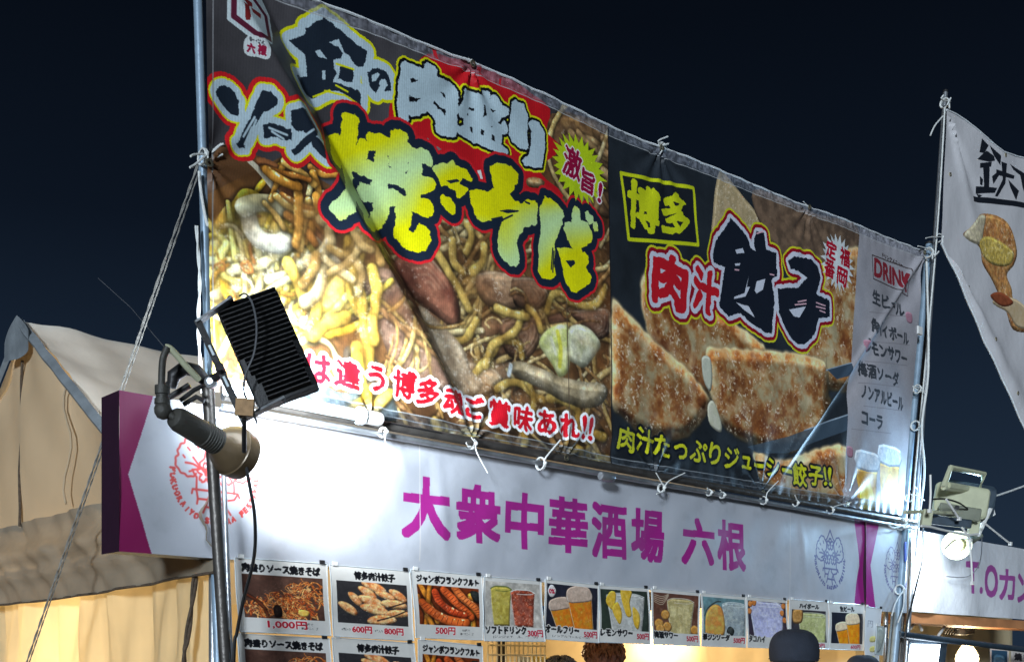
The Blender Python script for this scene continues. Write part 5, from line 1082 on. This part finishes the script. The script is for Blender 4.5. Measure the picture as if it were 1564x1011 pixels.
G().lathe(ax0 + axd * .19, axd, [(.02, .02), (.08, .05), (.13, .086), (.142, .08), (.152, .05), (.156, .02)], 20).build('bulb', M['bulblit'], spl)
SPc = at(410, 712, 4.18)
sp1 = light('spot_emitter', 'SPOT', SPc, on(500, 712), 15, (1.0, .88, .72), spot_size=math.radians(130), spot_blend=1.0, shadow_soft_size=.06)

# ---- beige floodlight, right
bf = root('floodlight', on(1465, 760, .35), 'beige plastic floodlight with open carrying handle above the neighbouring sign', 'floodlight')
ob = .40
def bx(px, py, w, h, d, o, name, m, bev=.0, tilt=.16):
    k = plane_t(px, o) / F; c = on(px, py, o); ex = (Vector((1, 0, -tilt))).normalized() * (w / 2 * k); ey = Vector((tilt, 0, 1)).normalized() * (h / 2 * k); return G().box(c, ex, ey, Vector((0, d, 0)), bev).build(name, m, bf, smooth=bev > 0)
bx(1468, 764, 82, 46, .03, ob, 'housing', M['cream'], .03); bx(1466, 782, 64, 20, .012, ob + .05, 'recess', M['creamdark'], .01)
bx(1478, 762, 84, 50, .012, ob - .06, 'front_rim', M['dark'], .04)
hp = [on(x, y, ob + .02) for x, y in ((1441, 744), (1452, 714), (1503, 724), (1495, 752), (1441, 744))]
G().tube(hp, .020, 8).build('handle', M['cream'], bf)
G().tube([on(1447, 741, ob + .03), on(1492, 749, ob + .03)], .026, 8).build('handle_foot', M['cream'], bf)
bp_ = [on(x, y, ob + .04) for x, y in ((1382, 782), (1410, 781), (1440, 783), (1486, 783), (1497, 790))]; G().tube(bp_, .012, 8).build('stay', M['cream'], bf)
bx(1452, 797, 62, 13, .02, ob + .06, 'bracket', M['dark'], .01, .12); bx(1415, 791, 15, 26, .025, ob + .07, 'bracket_end', M['cream'], .01); bx(1487, 804, 15, 26, .025, ob + .07, 'bracket_end', M['cream'], .01)
G().tube([on(1407, 803, ob + .1), on(1420, 804, ob + .1), on(1444, 810, ob + .1), on(1478, 817, ob + .1), on(1494, 815, ob + .1)], .008, 6).build('bracket_rim', M['white'], bf)
G().tube([Vector(p) for p in cr([on(1425, 762, ob + .1), on(1445, 762, ob + .12), on(1465, 768, ob + .12), on(1478, 777, ob + .1)], 5)], .006, 6).build('cable', M['blackcable'], bf)
G().lathe(on(1461, 775, ob + .11), Vector((0, -1, 0)), [(0, .016), (.012, .016)], 12).build('knob', M['black'], bf)
for i, (a, b, lb) in enumerate((((1421, 725), (1420, 780), 'thin white zip tie standing up left of the beige floodlight'), ((1445, 762), (1465, 792), 'white zip tie lying across the beige floodlight body'), ((1503, 798), (1543, 830), 'white zip tie sticking out right of the beige floodlight'), ((1469, 805), (1482, 825), 'short zip tie above the small spot reflector'), ((1480, 820), (1485, 890), 'zip tie hanging straight down in front of the first sign letter'))):
    e_ = root('zip_tie', on(*b, ob + .15), lb, 'zip tie', 'zip ties round the beige floodlight'); G().tube([on(*a, ob + .15), on((a[0] + b[0]) / 2 + 1, (a[1] + b[1]) / 2 + 1, ob + .16), on(*b, ob + .15)], .007, 6).build('strap', M['white'], e_); G().box(on(*b, ob + .15), D * .012, N * .01, UP * .012).build('head', M['white'], e_)
cl2 = root('clamp', on(1500, 800, ob), 'white toggle clamp at the right end of the beige floodlight', 'clamp'); G().tube([on(1512, 778, ob + .05), on(1505, 792, ob + .05), on(1494, 816, ob + .05)], .018, 8).build('lever', M['white'], cl2); G().tube([on(1508, 788, ob + .04), on(1490, 796, ob + .04)], .022, 8).build('jaw', M['creamdark'], cl2); G().tube([on(1513, 775, ob + .05), on(1516, 786, ob + .05)], .022, 8).build('knob', M['white'], cl2)
# ---- small right spot reflector
rf = root('spot_lamp', on(1460, 832, .35), 'small open bell reflector lamp hanging under the beige floodlight', 'lamp')
tipR = on(1487, 826, .24); mouth = on(1446, 835, .32); rd = (mouth - tipR).normalized()
rdv = (rd + Vector((0, -.55, -.05))).normalized(); mo = on(1462, 832, .24)
G().lathe(mo - rdv * .05, rdv, [(-.06, .03), (-.02, .035), (.02, .06), (.06, .095), (.085, .105), (.082, .10), (.055, .088), (.02, .055)], 26, False).build('reflector', M['cream'], rf)
G().lathe(mo - rdv * .06, rdv, [(0, .03), (.05, .05), (.08, .045), (.095, .02)], 18).build('bulb', M['bulbdim'], rf)
G().tube([mo - rdv * .1, on(1484, 824, .24), on(1498, 818, .26)], [.032, .03, .02], 12).build('socket', M['creamdark'], rf)
G().tube([Vector(p) for p in cr([on(1443, 838, .36), on(1460, 824, .40), on(1482, 822, .34)], 5)], .006, 6).build('guard_wire', M['steel'], rf)
G().tube([Vector(p) for p in cr([on(1500, 820, .3), on(1496, 860, .2), on(1478, 880, .1), on(1445, 880, .05)], 5)], .004, 6).build('cable', M['greycable'], rf)
light('spot_emitter', 'SPOT', on(1437, 842, .25), on(1412, 858), 70, (.80, .91, 1.0), spot_size=math.radians(140), spot_blend=.9, shadow_soft_size=.06)
# blue fill light added at the beige floodlight to brighten the right end
light('flood_emitter', 'AREA', on(1478, 762, ob - .16), W(3.4, -.1, 2.5), 32, (.42, .70, 1.0), shape='RECTANGLE', spread=math.radians(130), size=.3, size_y=.25)

# ---- neighbour: fascia, banner, tent, interior
nsg = root('fascia_sign', W(q0s, 0, 2.0), 'neighbouring pale blue sign with purple latin letters at the right edge', 'sign')
G().grid(lambda u, v: W(q0s + (q1s - q0s) * u, -.003 * math.sin(u * 30 + v * 4) - .012 * (1 - v) * math.sin(u * 26), 2.0 + .6 * v), 80, 14, lambda u, v: (u, v)).build('printed_front', img_mat('neighbour_fascia_print', Q, .4, .2), nsg)
G().box(W((q0s + q1s) / 2, .06, 2.3), D * ((q1s - q0s) / 2 - .01), N * .02, UP * .28).build('backing', M['white'], nsg)
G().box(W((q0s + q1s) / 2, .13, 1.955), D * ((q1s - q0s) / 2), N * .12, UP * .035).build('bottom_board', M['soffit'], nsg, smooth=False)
nt_ = root('tent', W(q0s + 1, 1.5, 0), 'grey tent roof of the neighbouring stall behind the right corner', 'tent')
rz0 = 2.62
def nroof(u, v):
    s = q0s - .3 + 6 * u; t = .1 + 1.9 * v; return W(s, t, 2.60 + .50 * v + .02 * math.sin(u * 40) * math.sin(v * 3) - .04 * math.sin(math.pi * v))
G().grid(nroof, 60, 12).build('roof', M['roofm'], nt_)
G().grid(lambda u, v: W(q0s - .3 + 6 * u, 2.0 + 1.9 * v, 3.10 - .9 * v), 30, 4).build('roof_back', M['roofm'], nt_)
G().grid(lambda u, v: W(q0s - .35 + 6 * u, 1.6 + .03 * math.sin(u * 70), 2.3 * v), 60, 4).build('back_curtain', M['back'], nt_)
for s_ in (q0s - .1, q0s + 5.5): G().tube([W(s_, .15, 0), W(s_, .15, 2.58)], .02, 10).build('leg', M['steel'], nt_)
nb = root('banner', W(ns0, -OB, 2.6), 'white neighbouring banner with black kanji and a fried food picture, hanging loose', 'banner')
NT = [sz(x, y, OB) for x, y in ((1446, 168), (1470, 178), (1500, 205), (1530, 232), (1564, 241), (1640, 256))]; NE = [sz(x, y, OB) for x, y in ((1437, 372), (1470, 450), (1500, 522), (1564, 664), (1640, 835))]
def nedge(v):                                            # left edge: pole down to the tie, then the free diagonal
    if v < .35: a, b = sz(1446, 168, OB), sz(1437, 372, OB); f = v / .35; return (a[0] + (b[0] - a[0]) * f, a[1] + (b[1] - a[1]) * f)
    f = (v - .35) / .65 * (len(NE) - 1); i = min(int(f), len(NE) - 2); f -= i; return (NE[i][0] + (NE[i + 1][0] - NE[i][0]) * f, NE[i][1] + (NE[i + 1][1] - NE[i][1]) * f)
def nbp(u, v):
    a = nedge(v); b = (NE[-1][0] + .8, NT[-1][1] + (NE[-1][1] - NT[-1][1]) * v - .25)
    s = a[0] + (b[0] - a[0]) * u
    if v < .35:
        zt = interp(NT, s) if s < NT[-1][0] else NT[-1][1]; zt0 = NT[0][1]; z = a[1] + (b[1] - a[1]) * u; k = 1 - v / .35; zl = NT[0][1] + (b[1] + 0 - NT[0][1]) * u if v == 0 else z
        ztl = NT[0][1] + ((NT[-1][1] - .25) - NT[0][1]) * u; z += (zt - ztl) * k
    else: z = a[1] + (b[1] - a[1]) * u
    return s, z
def nb3(u, v):
    s, z = nbp(u, v); return W(s, -OB - nbh(s, z), z)
def nbh(s, z):
    t0 = sz(1437, 372, OB); ex, ey = s - t0[0], z - t0[1]; r = math.hypot(ex, ey); an = math.atan2(ey, ex)
    t1 = sz(1446, 168, OB); r1 = math.hypot(s - t1[0], z - t1[1]); an1 = math.atan2(z - t1[1], s - t1[0])
    h = .05 * math.exp(-((an + .62) / .10) ** 2) * min(1, r / .25) - .05 * math.exp(-((an + .80) / .09) ** 2) * min(1, r / .25) + .05 * math.exp(-((an1 + 1.0) / .13) ** 2) * math.exp(-r1 / .6) * min(1, r1 / .1) - .05 * math.exp(-((an1 + .72) / .12) ** 2) * math.exp(-r1 / .6) * min(1, r1 / .1)
    h += .006 * math.sin(s * 5 + z * 3) * min(1, r) + .003 * math.sin(s * 13 - z * 9)
    return h
G().grid(nb3, 90, 140, lambda u, v: ((nbp(u, v)[0] - ns0) * 300 / NB.w, 1 - (nz1 - nbp(u, v)[1]) * 300 / NB.h)).build('printed_cloth', img_mat('neighbour_banner_print', NB, .5, .15), nb)
G().tube([nb3(0, .35 + .65 * i / 40) + N * .004 for i in range(41)], .009, 6).build('edge_cord', M['hem'], nb)
G().tube([nb3(u / 20, 0) for u in range(21)], .007, 6).build('edge_cord', M['hem'], nb)
for px, py in ((1475, 438), (1509, 519), (1543, 601), (1448, 265), (1532, 236)):
    ts, tz = sz(px, py, OB); c_ = W(ts + .0, -OB - .09, tz); G().lathe(W(ts + .03, -OB - nbh(ts + .03, tz), tz), N, [(-.002, .016), (.006, .016), (.008, .012), (.004, .008)], 12, False).build('eyelet', M['brass'], nb)
# interior bits of the neighbour
pipe_a, pipe_b = on(1372, 968, .05), on(1600, 996, .05)
e_ = root('frame_bar', pipe_a, 'dark horizontal pipe below the neighbouring sign', 'bar'); G().tube([pipe_a, pipe_b], .024, 10).build('tube', M['dark'], e_)
wf = root('floodlight', on(1420, 1005, -.1), 'white lit square floodlight under the pipe at the bottom right', 'floodlight')
def q4(pts, o, th, name, m, par):
    P = [on(x, y, o) for x, y in pts]; Q_ = [p - N * th for p in P]; G().add(P + Q_, [(0, 1, 2, 3), (7, 6, 5, 4), (0, 4, 5, 1), (1, 5, 6, 2), (2, 6, 7, 3), (3, 7, 4, 0)]).build(name, m, par, smooth=False)
q4([(1386, 973), (1447, 982), (1438, 1060), (1372, 1050)], -.06, .06, 'housing', M['dark'], wf); q4([(1394, 983), (1436, 984), (1428, 1050), (1380, 1045)], -.04, .01, 'glass', M['ledoff'], wf)
hb_ = root('pendant_lamp', on(1477, 1000, -.5), 'round warm lit bulb under the neighbouring sign', 'lamp'); G().lathe(on(1477, 1005, -.5), UP, [(-.14, .01), (-.12, .05), (-.06, .09), (0, .10), (.06, .08), (.12, .04), (.16, .03)], 18).build('bulb', M['bulbwarm'], hb_)
for k in range(4): 
    w = k * math.pi / 2 + .4; G().tube([on(1477, 983, -.5), on(1477, 1000, -.5) + Vector((math.cos(w) * .13, math.sin(w) * .13, 0)), on(1477, 1030, -.5)], .007, 5).build('guard_wire', M['string'], hb_)
light('warm_bulb', 'POINT', on(1470, 985, -.35), on(1470, 1000), 22, (1, .78, .5), shadow_soft_size=.08)
for i, (pts, col, tx, lb) in enumerate((([(1512, 989), (1541, 991), (1541, 1030), (1512, 1028)], (46, 84, 112), None, 'blue picture card hung at the bottom right, left of the written card'), ([(1544, 992), (1580, 994), (1580, 1034), (1544, 1030)], (196, 190, 184), '鉄板', 'pale written menu card hung at the bottom right corner'))):
    c_ = Can(90, 110, (214, 210, 204)); sub(c_, 8, 8, 82, 102, col)
    if tx: c_.text('焼', 14, 14, 40, 44, (40, 36, 40), 1.5); c_.text('香', 48, 14, 74, 44, (40, 36, 40), 1.5)
    else: c_.blob([(14, 40), (40, 24), (76, 40), (70, 80), (24, 84)], (60, 110, 150), (110, 150, 170), 10)
    P = [on(x, y, -.3) for x, y in pts]; g_ = G().grid(lambda u, v: (P[3] * (1 - u) + P[2] * u) * (1 - v) + (P[0] * (1 - u) + P[1] * u) * v, 2, 2, lambda u, v: (u, v))
    o_ = g_.build('menu_card', img_mat('card_print', c_, .5, 0)); tag(o_, lb, 'menu card')
for i, (pts, lb) in enumerate((([(1390, 960), (1400, 948), (1408, 962)], 'crossed white ribs behind the corner poles'), ([(1448, 948), (1440, 960), (1432, 972)], 'white twisted tie hanging left of the wire bundle'))):
    rope('cord', [on(x, y, -.15) for x, y in pts], .012, M['string'], lb, twist=False)
wb = root('wire_bundle', on(1465, 965, -.4), 'tangle of black wire on the tent frame above the round bulb', 'wires')
for k in range(5): G().tube([Vector(p) for p in cr([on(1442 + k * 4, 968, -.4), on(1452 + k * 3, 955 + k * 2, -.42), on(1466, 958 + (k % 3) * 4, -.38), on(1478 - k, 964 + k, -.4), on(1488, 958 + k * 2, -.4)], 4)], .007, 5).build('wire', M['blackcable'], wb)
G().box(on(1466, 964, -.4), D * .06, N * .03, UP * .03, .01).build('connector', M['black'], wb)

# ---- posters
def hang(can, pts, label, o=.012, group='menu posters clipped under the fascia sign', curl=.006, seed=0):
    P = [sz(x, y, o) for x, y in pts]                     # tl, tr, br, bl
    def pp(u, v): 
        a = ((P[3][0] * (1 - u) + P[2][0] * u) * (1 - v) + (P[0][0] * (1 - u) + P[1][0] * u) * v, (P[3][1] * (1 - u) + P[2][1] * u) * (1 - v) + (P[0][1] * (1 - u) + P[1][1] * u) * v)
        return a
    def f(u, v, th=0.):
        a = pp(u, v); return W(a[0], -o - curl * math.sin(math.pi * u + seed) * (1 - v) - .004 * math.sin(5 * v + seed * 2) + th, a[1])
    e = root('menu_poster', W(*[(P[3][0] + P[2][0]) / 2, -o, P[3][1]]), label, 'poster', group)
    G().grid(f, 10, 8, lambda u, v: (u, v)).build('sheet', img_mat('poster_print', can, .3, .1, trans=.0, spec=.5), e)
    G().grid(lambda u, v: f(1 - u, v, .002), 10, 8).build('backing', M['white'], e)
    for a, b in (((0, 0), (0, 1)), ((1, 0), (1, 1)), ((0, 1), (1, 1)), ((0, 0), (1, 0))):
        G().tube([f(a[0] + (b[0] - a[0]) * k / 6, a[1] + (b[1] - a[1]) * k / 6) for k in range(7)], .0025, 5).build('sleeve_edge', M['tape'], e)
    for u in (.06, .94):
        c = f(u, 1.0); G().box(c + UP * .006 + N * .003, D * .012, N * .003, UP * .008).build('clip', M['black_arm'] if (u > .5) else M['white'], e)
    return e
cy = poster('肉盛りソース焼きそば', '1,000円', f_yaki); cg = poster('博多肉汁餃子', '600円', f_gyoza, price2='800円'); cs = poster('ジャンボフランクフルト', '500円', f_saus)
hang(cy, [(358, 851), (499, 861), (506, 970), (365, 964)], 'warm lit noodle poster priced 1,000 in the upper row', seed=1)
hang(cg, [(503, 862), (625, 872), (634, 978), (509, 971)], 'dumpling poster with two red prices in the upper row', seed=2)
hang(cs, [(628, 869), (737, 879), (738, 977), (635, 973)], 'sausage poster in the upper row left of the soft drinks', seed=3)
hang(poster('ソフトドリンク', '300円', f_soft, kind='B', small='(ジンジャエール、コーラ)'), [(739, 880), (826, 887), (831, 979), (740, 978)], 'soft drink poster with a green and a brown glass', seed=4)
hang(poster('オールフリー', '500円', f_free, kind='B', small='(ノンアルコールビール)'), [(832, 884), (914, 893), (914, 981), (833, 975)], 'poster of two dark beer glasses with round 0% badge', seed=5)
hang(poster('レモンサワー', '500円', f_lemon, kind='B'), [(915, 893), (991, 898), (993, 983), (916, 980)], 'lemon drink poster with yellow wedges in a tumbler', seed=6)
hang(poster('梅酒サワー', '500円', f_plum, kind='B'), [(994, 898), (1068, 905), (1070, 986), (997, 983)], 'plum drink poster on a brown background', seed=1.5)
hang(poster('翠ジンソーダ', '500円', f_gin, kind='B'), [(1071, 905), (1139, 911), (1141, 988), (1072, 986)], 'gin soda poster with teal background', seed=2.5)
hang(poster('タコハイ', '500円', f_tako, kind='B'), [(1141, 911), (1202, 916), (1204, 990), (1142, 988)], 'pale violet iced drink poster partly behind the black cap', seed=3.5)
hang(poster('ハイボール', '500円', f_high, kind='C'), [(1205, 915), (1264, 919), (1266, 991), (1207, 988)], 'highball poster with pale green glass', seed=4.5)
hang(poster('生ビール', '600円', f_beer, kind='C'), [(1266, 920), (1320, 923), (1320, 993), (1267, 991)], 'bright draft beer poster at the right end of the row', seed=5.5)
hang(cy, [(362, 967), (503, 975), (510, 1082), (368, 1076)], 'second noodle poster, cut off by the picture, lower row', .006, seed=2.2)
hang(cg, [(508, 973), (633, 982), (642, 1088), (514, 1080)], 'second dumpling poster in the lower row', .006, seed=3.2)
hang(cs, [(638, 976), (736, 986), (742, 1082), (644, 1078)], 'second sausage poster in the lower row', .006, seed=4.2)
c_ = Can(60, 200, (226, 228, 230)); c_.text('円', 10, 40, 30, 60, (150, 150, 160)); 
for yy in (90, 120, 150): c_.blob([(20, yy), (40, yy - 5), (44, yy + 10), (22, yy + 14)], (220, 210, 120), (230, 220, 150), 6, .9, 3)
hang(c_, [(1322, 926), (1346, 929), (1342, 1030), (1320, 1028)], 'narrow white strip with faint print right of the beer poster', .03, seed=1)
c_ = Can(60, 90, (176, 184, 180)); c_.blob([(10, 10), (50, 14), (46, 70), (14, 80)], (150, 160, 156), (190, 196, 186), 12, .9, 5)
hang(c_, [(1338, 955), (1352, 957), (1350, 1000), (1336, 998)], 'small grey green card tucked beside the corner poles', .04, group=None, seed=2)

# ---- inside the stall
gp = root('wire_grid', W(sz(790, 1000)[0], .35, 1.0), 'cream wire display grid hanging under the soft drink poster', 'wire grid')
gs0, gs1 = sz(745, 1000, -.35)[0], sz(832, 1000, -.35)[0]
for i in range(14):
    s_ = gs0 + (gs1 - gs0) * i / 13; G().tube([W(s_, .35, .9), W(s_, .35, 1.78)], .0045, 5).build('wire', M['grid'], gp)
for i in range(12):
    z_ = 1.76 - i * .05; G().tube([W(gs0, .344, z_), W(gs1, .344, z_)], .0045, 5).build('wire', M['grid'], gp)
G().box(W(gs0 + .16, .42, 1.62), D * .03, N * .01, UP * .14).build('black_strap', M['black']); tag(bpy.data.objects['black_strap'], 'dark strap hanging behind the cream wire grid', 'strap')
for i, (a, b, lb) in enumerate((((1043, 985), (1056, 1030), 'dark rope crossing the inner curtain, leaning right'), ((1054, 985), (1041, 1030), 'dark rope crossing the inner curtain, leaning left'))):
    rope('hanging_rope', [on(*a, -2.0), on(*b, -2.0)], .012, M['rope_brown'], lb)
for i, (pts, lb, col) in enumerate((([(790, 1001), (810, 1003), (810, 1030), (790, 1030)], 'small grey note card behind the wire grid', (200, 204, 200)), ([(812, 1001), (850, 1005), (850, 1040), (812, 1036)], 'small yellow note card beside the wire grid', (240, 214, 120)), ([(1070, 988), (1098, 990), (1098, 1030), (1070, 1028)], 'cream paper with a drawn ring inside the stall', (236, 224, 186)))):
    c_ = Can(60, 60, col)
    if i == 2: c_.line([(30 + 12 * math.cos(t), 24 + 12 * math.sin(t)) for t in np.linspace(0, 6.3, 20)], 2.5, (70, 50, 40)); c_.text('山川', 12, 4, 44, 10, (90, 60, 50))
    else: c_.text('メモ', 8, 12, 44, 24, (120, 110, 100), .5)
    o2 = -.5 if i < 2 else -2.2; P = [on(x, y, o2) for x, y in pts]; g_ = G().grid(lambda u, v: (P[3] * (1 - u) + P[2] * u) * (1 - v) + (P[0] * (1 - u) + P[1] * u) * v, 2, 2, lambda u, v: (u, v)); tag(g_.build('note_card', img_mat('note_print', c_, .6, 0)), lb, 'note card')
pl = root('leafy_sprig', on(1135, 1000, -2.3), 'small grey green sprig pinned on the inner curtain', 'plant')
for k in range(16):
    a = random.uniform(0, 6.28); c = on(1134 + random.uniform(-10, 10), 996 + random.uniform(-8, 14), -2.25); u_ = Vector((math.cos(a), 0, math.sin(a))); v_ = Vector((-math.sin(a), .3, math.cos(a)))
    G().add([c - u_ * .05, c - v_ * .018, c + u_ * .05, c + v_ * .018], [(0, 1, 2, 3)]).build('leaf', MLEAF if 'MLEAF' in globals() else globals().setdefault('MLEAF', mat('leaf_grey_green', (120, 132, 96), .6)), pl)

# ---- people
def person(x, y, topz, face, label, head='cap', turn=0.):
    # standing figure, head top at topz; joints in metres, one skinned body; clothes are children
    Hs = topz / 1.78; e = root('person', Vector((x, y, 0)), label, 'person')
    R = Matrix.Rotation(face, 3, 'Z')
    def T(p): return R @ (Vector(p) * Hs) + Vector((x, y, 0))
    J = {'pel': (0, 0, .95, .13), 'wai': (0, 0, 1.10, .12), 'che': (0, .01, 1.32, .145), 'nec': (0, 0, 1.49, .055), 'hd0': (0, -.015, 1.57, .07), 'hd1': (0, -.012, 1.67, .088), 'hd2': (0, -.005, 1.72, .07)}
    E = [('pel', 'wai'), ('wai', 'che'), ('che', 'nec'), ('nec', 'hd0'), ('hd0', 'hd1'), ('hd1', 'hd2')]
    for s in (-1, 1):
        k = str(s); J.update({'sh' + k: (s * .19, 0, 1.42, .06), 'el' + k: (s * .25, .02, 1.14, .042), 'wr' + k: (s * .24, -.10, .90, .028), 'pa' + k: (s * .235, -.125, .83, .03), 'hp' + k: (s * .09, 0, .88, .095), 'kn' + k: (s * .10, -.01, .50, .06), 'an' + k: (s * .10, .02, .09, .04), 'to' + k: (s * .11, -.15, .035, .032)})
        E += [('che', 'sh' + k), ('sh' + k, 'el' + k), ('el' + k, 'wr' + k), ('wr' + k, 'pa' + k), ('pel', 'hp' + k), ('hp' + k, 'kn' + k), ('kn' + k, 'an' + k), ('an' + k, 'to' + k)]
        for f in range(4):
            J[f'f{f}{k}'] = (s * (.225 + .012 * f - .01), -.135 - .01 * f, .76 + .006 * abs(f - 1.5), .0085); J[f'g{f}{k}'] = (s * (.215 + .012 * f - .01), -.15 - .012 * f, .725 + .008 * abs(f - 1.5), .007); E += [('pa' + k, f'f{f}{k}'), (f'f{f}{k}', f'g{f}{k}')]
        J['t' + k] = (s * .205, -.15, .80, .010); J['u' + k] = (s * .195, -.17, .765, .0085); E += [('pa' + k, 't' + k), ('t' + k, 'u' + k)]
    def skin(name, keys, infl, m, lv=2):
        ks = [k for k in J if k in keys]; ix = {k: i for i, k in enumerate(ks)}
        me = bpy.data.meshes.new(name); o0 = Vector(e['_o']); me.from_pydata([tuple(T(J[k][:3]) - o0) for k in ks], [(ix[a], ix[b]) for a, b in E if a in ix and b in ix], [])
        o = bpy.data.objects.new(name, me); SC.collection.objects.link(o); o.parent = e
        md = o.modifiers.new('skin', 'SKIN'); sv = me.skin_vertices or None
        if not me.skin_vertices: me.attributes
        lay_ = me.skin_vertices[0].data if me.skin_vertices else None
        if lay_:
            for i, k in enumerate(ks): lay_[i].radius = (J[k][3] * Hs * infl,) * 2; lay_[i].use_root = (i == 0)
        sb = o.modifiers.new('sub', 'SUBSURF'); sb.levels = lv; sb.render_levels = lv; me.materials.append(m); md.use_smooth_shade = True; return o
    skin('body', list(J), 1.0, M['skin']); 
    skin('jacket', ['pel', 'wai', 'che', 'sh-1', 'sh1', 'el-1', 'el1', 'wr-1', 'wr1'], 1.22, M['jacket']); skin('trousers', ['pel', 'hp-1', 'hp1', 'kn-1', 'kn1', 'an-1', 'an1'], 1.2, M['trousers'])
    hc = Vector((0, -.01, 1.655))
    for s in (-1, 1):
        g_ = G().lathe(T(hc + Vector((s * .033, -.083, .0))), R @ Vector((0, -1, 0)), [(0, .011), (.006, .009), (.009, .003)], 10); g_.build('eye', M['eye'], e)
        G().lathe(T(hc + Vector((s * .088, .01, -.005))), R @ Vector((s, 0, 0)), [(-.01, .022), (.008, .026), (.014, .018)], 12).build('ear', M['skin'], e)
    G().lathe(T(hc + Vector((0, -.075, -.03))), R @ Vector((0, -.5, 1)), [(0, .016), (.02, .012), (.05, .006)], 10).build('nose', M['skin'], e); G().tube([T(hc + Vector((-.022, -.078, -.058))), T(hc + Vector((0, -.084, -.060))), T(hc + Vector((.022, -.078, -.058)))], .005, 6).build('mouth', M['soffit'], e)
    def dome(zc, rx, ry, rz, nu, nv, low, fn=None):
        def f(u, v):
            a = 2 * math.pi * u; b = low + (math.pi / 2 - low) * v; k = 1 + (fn(a, b) if fn else 0); return T(Vector((math.cos(a) * math.cos(b) * rx * k, -.005 + math.sin(a) * math.cos(b) * ry * k, zc + math.sin(b) * rz * k)))
        return G().grid(f, nu, nv)
    if head == 'cap':
        dome(1.675, .112, .122, .115, 40, 14, -.32, lambda a, b: .07 * math.sin(2 * b) ** 2 * (1 if b > 0 else 0) + .03 * math.sin(a * 2 + .6) * math.sin(max(b, 0) * 1.6) + .012 * math.sin(a * 9) * math.cos(b) - .06 * max(0, math.sin(b)) ** 5).build('cap', M['cap'], e)
        def brim(u, v): a = -math.pi / 2 + (u - .5) * 2.0; r = .118 + .075 * v * (1 - (2 * u - 1) ** 2) ** .5; return T(Vector((math.cos(a) * r, math.sin(a) * r, 1.68 - .02 * v - .012 * (2 * u - 1) ** 2)))
        G().grid(brim, 20, 5).build('brim', M['cap'], e); G().lathe(T(Vector((0, -.005, 1.782))), UP, [(-.006, .010), (.002, .009), (.005, .003)], 8).build('button', M['cap'], e)
        dome(1.66, .100, .112, .09, 30, 8, -.7).build('hair', M['hairblack'], e)
    else:
        hm = M['hair'] if head == 'brown' else M['hairblack']
        dome(1.665, .112, .122, .112, 60, 20, -.5, lambda a, b: .05 * math.sin(a * 7 + 5 * b) * math.cos(b) + .04 * math.sin(a * 17 - b * 9)).build('hair', hm, e)
        for k in range(150):
            a = random.uniform(0, 6.28); b = random.uniform(.0, 1.5); ln = random.uniform(.03, .07); tw = random.uniform(-.6, .6)
            pts = [T(Vector((math.cos(a + tw * i * .2) * math.cos(b - i * .22) * (.115 + .010 * i * (2 - i)), math.sin(a + tw * i * .2) * math.cos(b - i * .22) * (.125 + .01 * i * (2 - i)), 1.665 + math.sin(b - i * .22) * (.118 + .008 * i * (2 - i))))) for i in range(3)]
            hs = G().tube(pts, [.010, .008, .002], 5) if k == 0 else hs.tube(pts, [.010, .008, .002], 5)
        tag(hs.build('hair_locks', hm, e), None, None, None, 'stuff')
    return e
person(.2535 * 5.0, 5.0, 1.6 + 55 / 1700 * 5.0, math.pi - .25, 'person in a dark navy cap standing at the counter, seen from behind', 'cap')
pB = at(922, 980, 6.55); person(pB.x, 6.55, 1.78, .35, 'person with wavy brown hair working inside the stall under the posters', 'brown')
pC = at(1318, 1000, 6.8); person(pC.x, 6.8, 1.6 + 16 / 1700 * 6.8, math.pi - .3, 'shorter person in a dark cap at the right, only the crown showing', 'cap')
pD = at(856, 1004, 6.1); person(pD.x, 6.1, 1.6 + 14 / 1700 * 6.1, .3, 'shorter dark haired person inside the stall, left of the brown haired one', 'black')
for o in SC.objects:
    if '_o' in o: del o['_o']
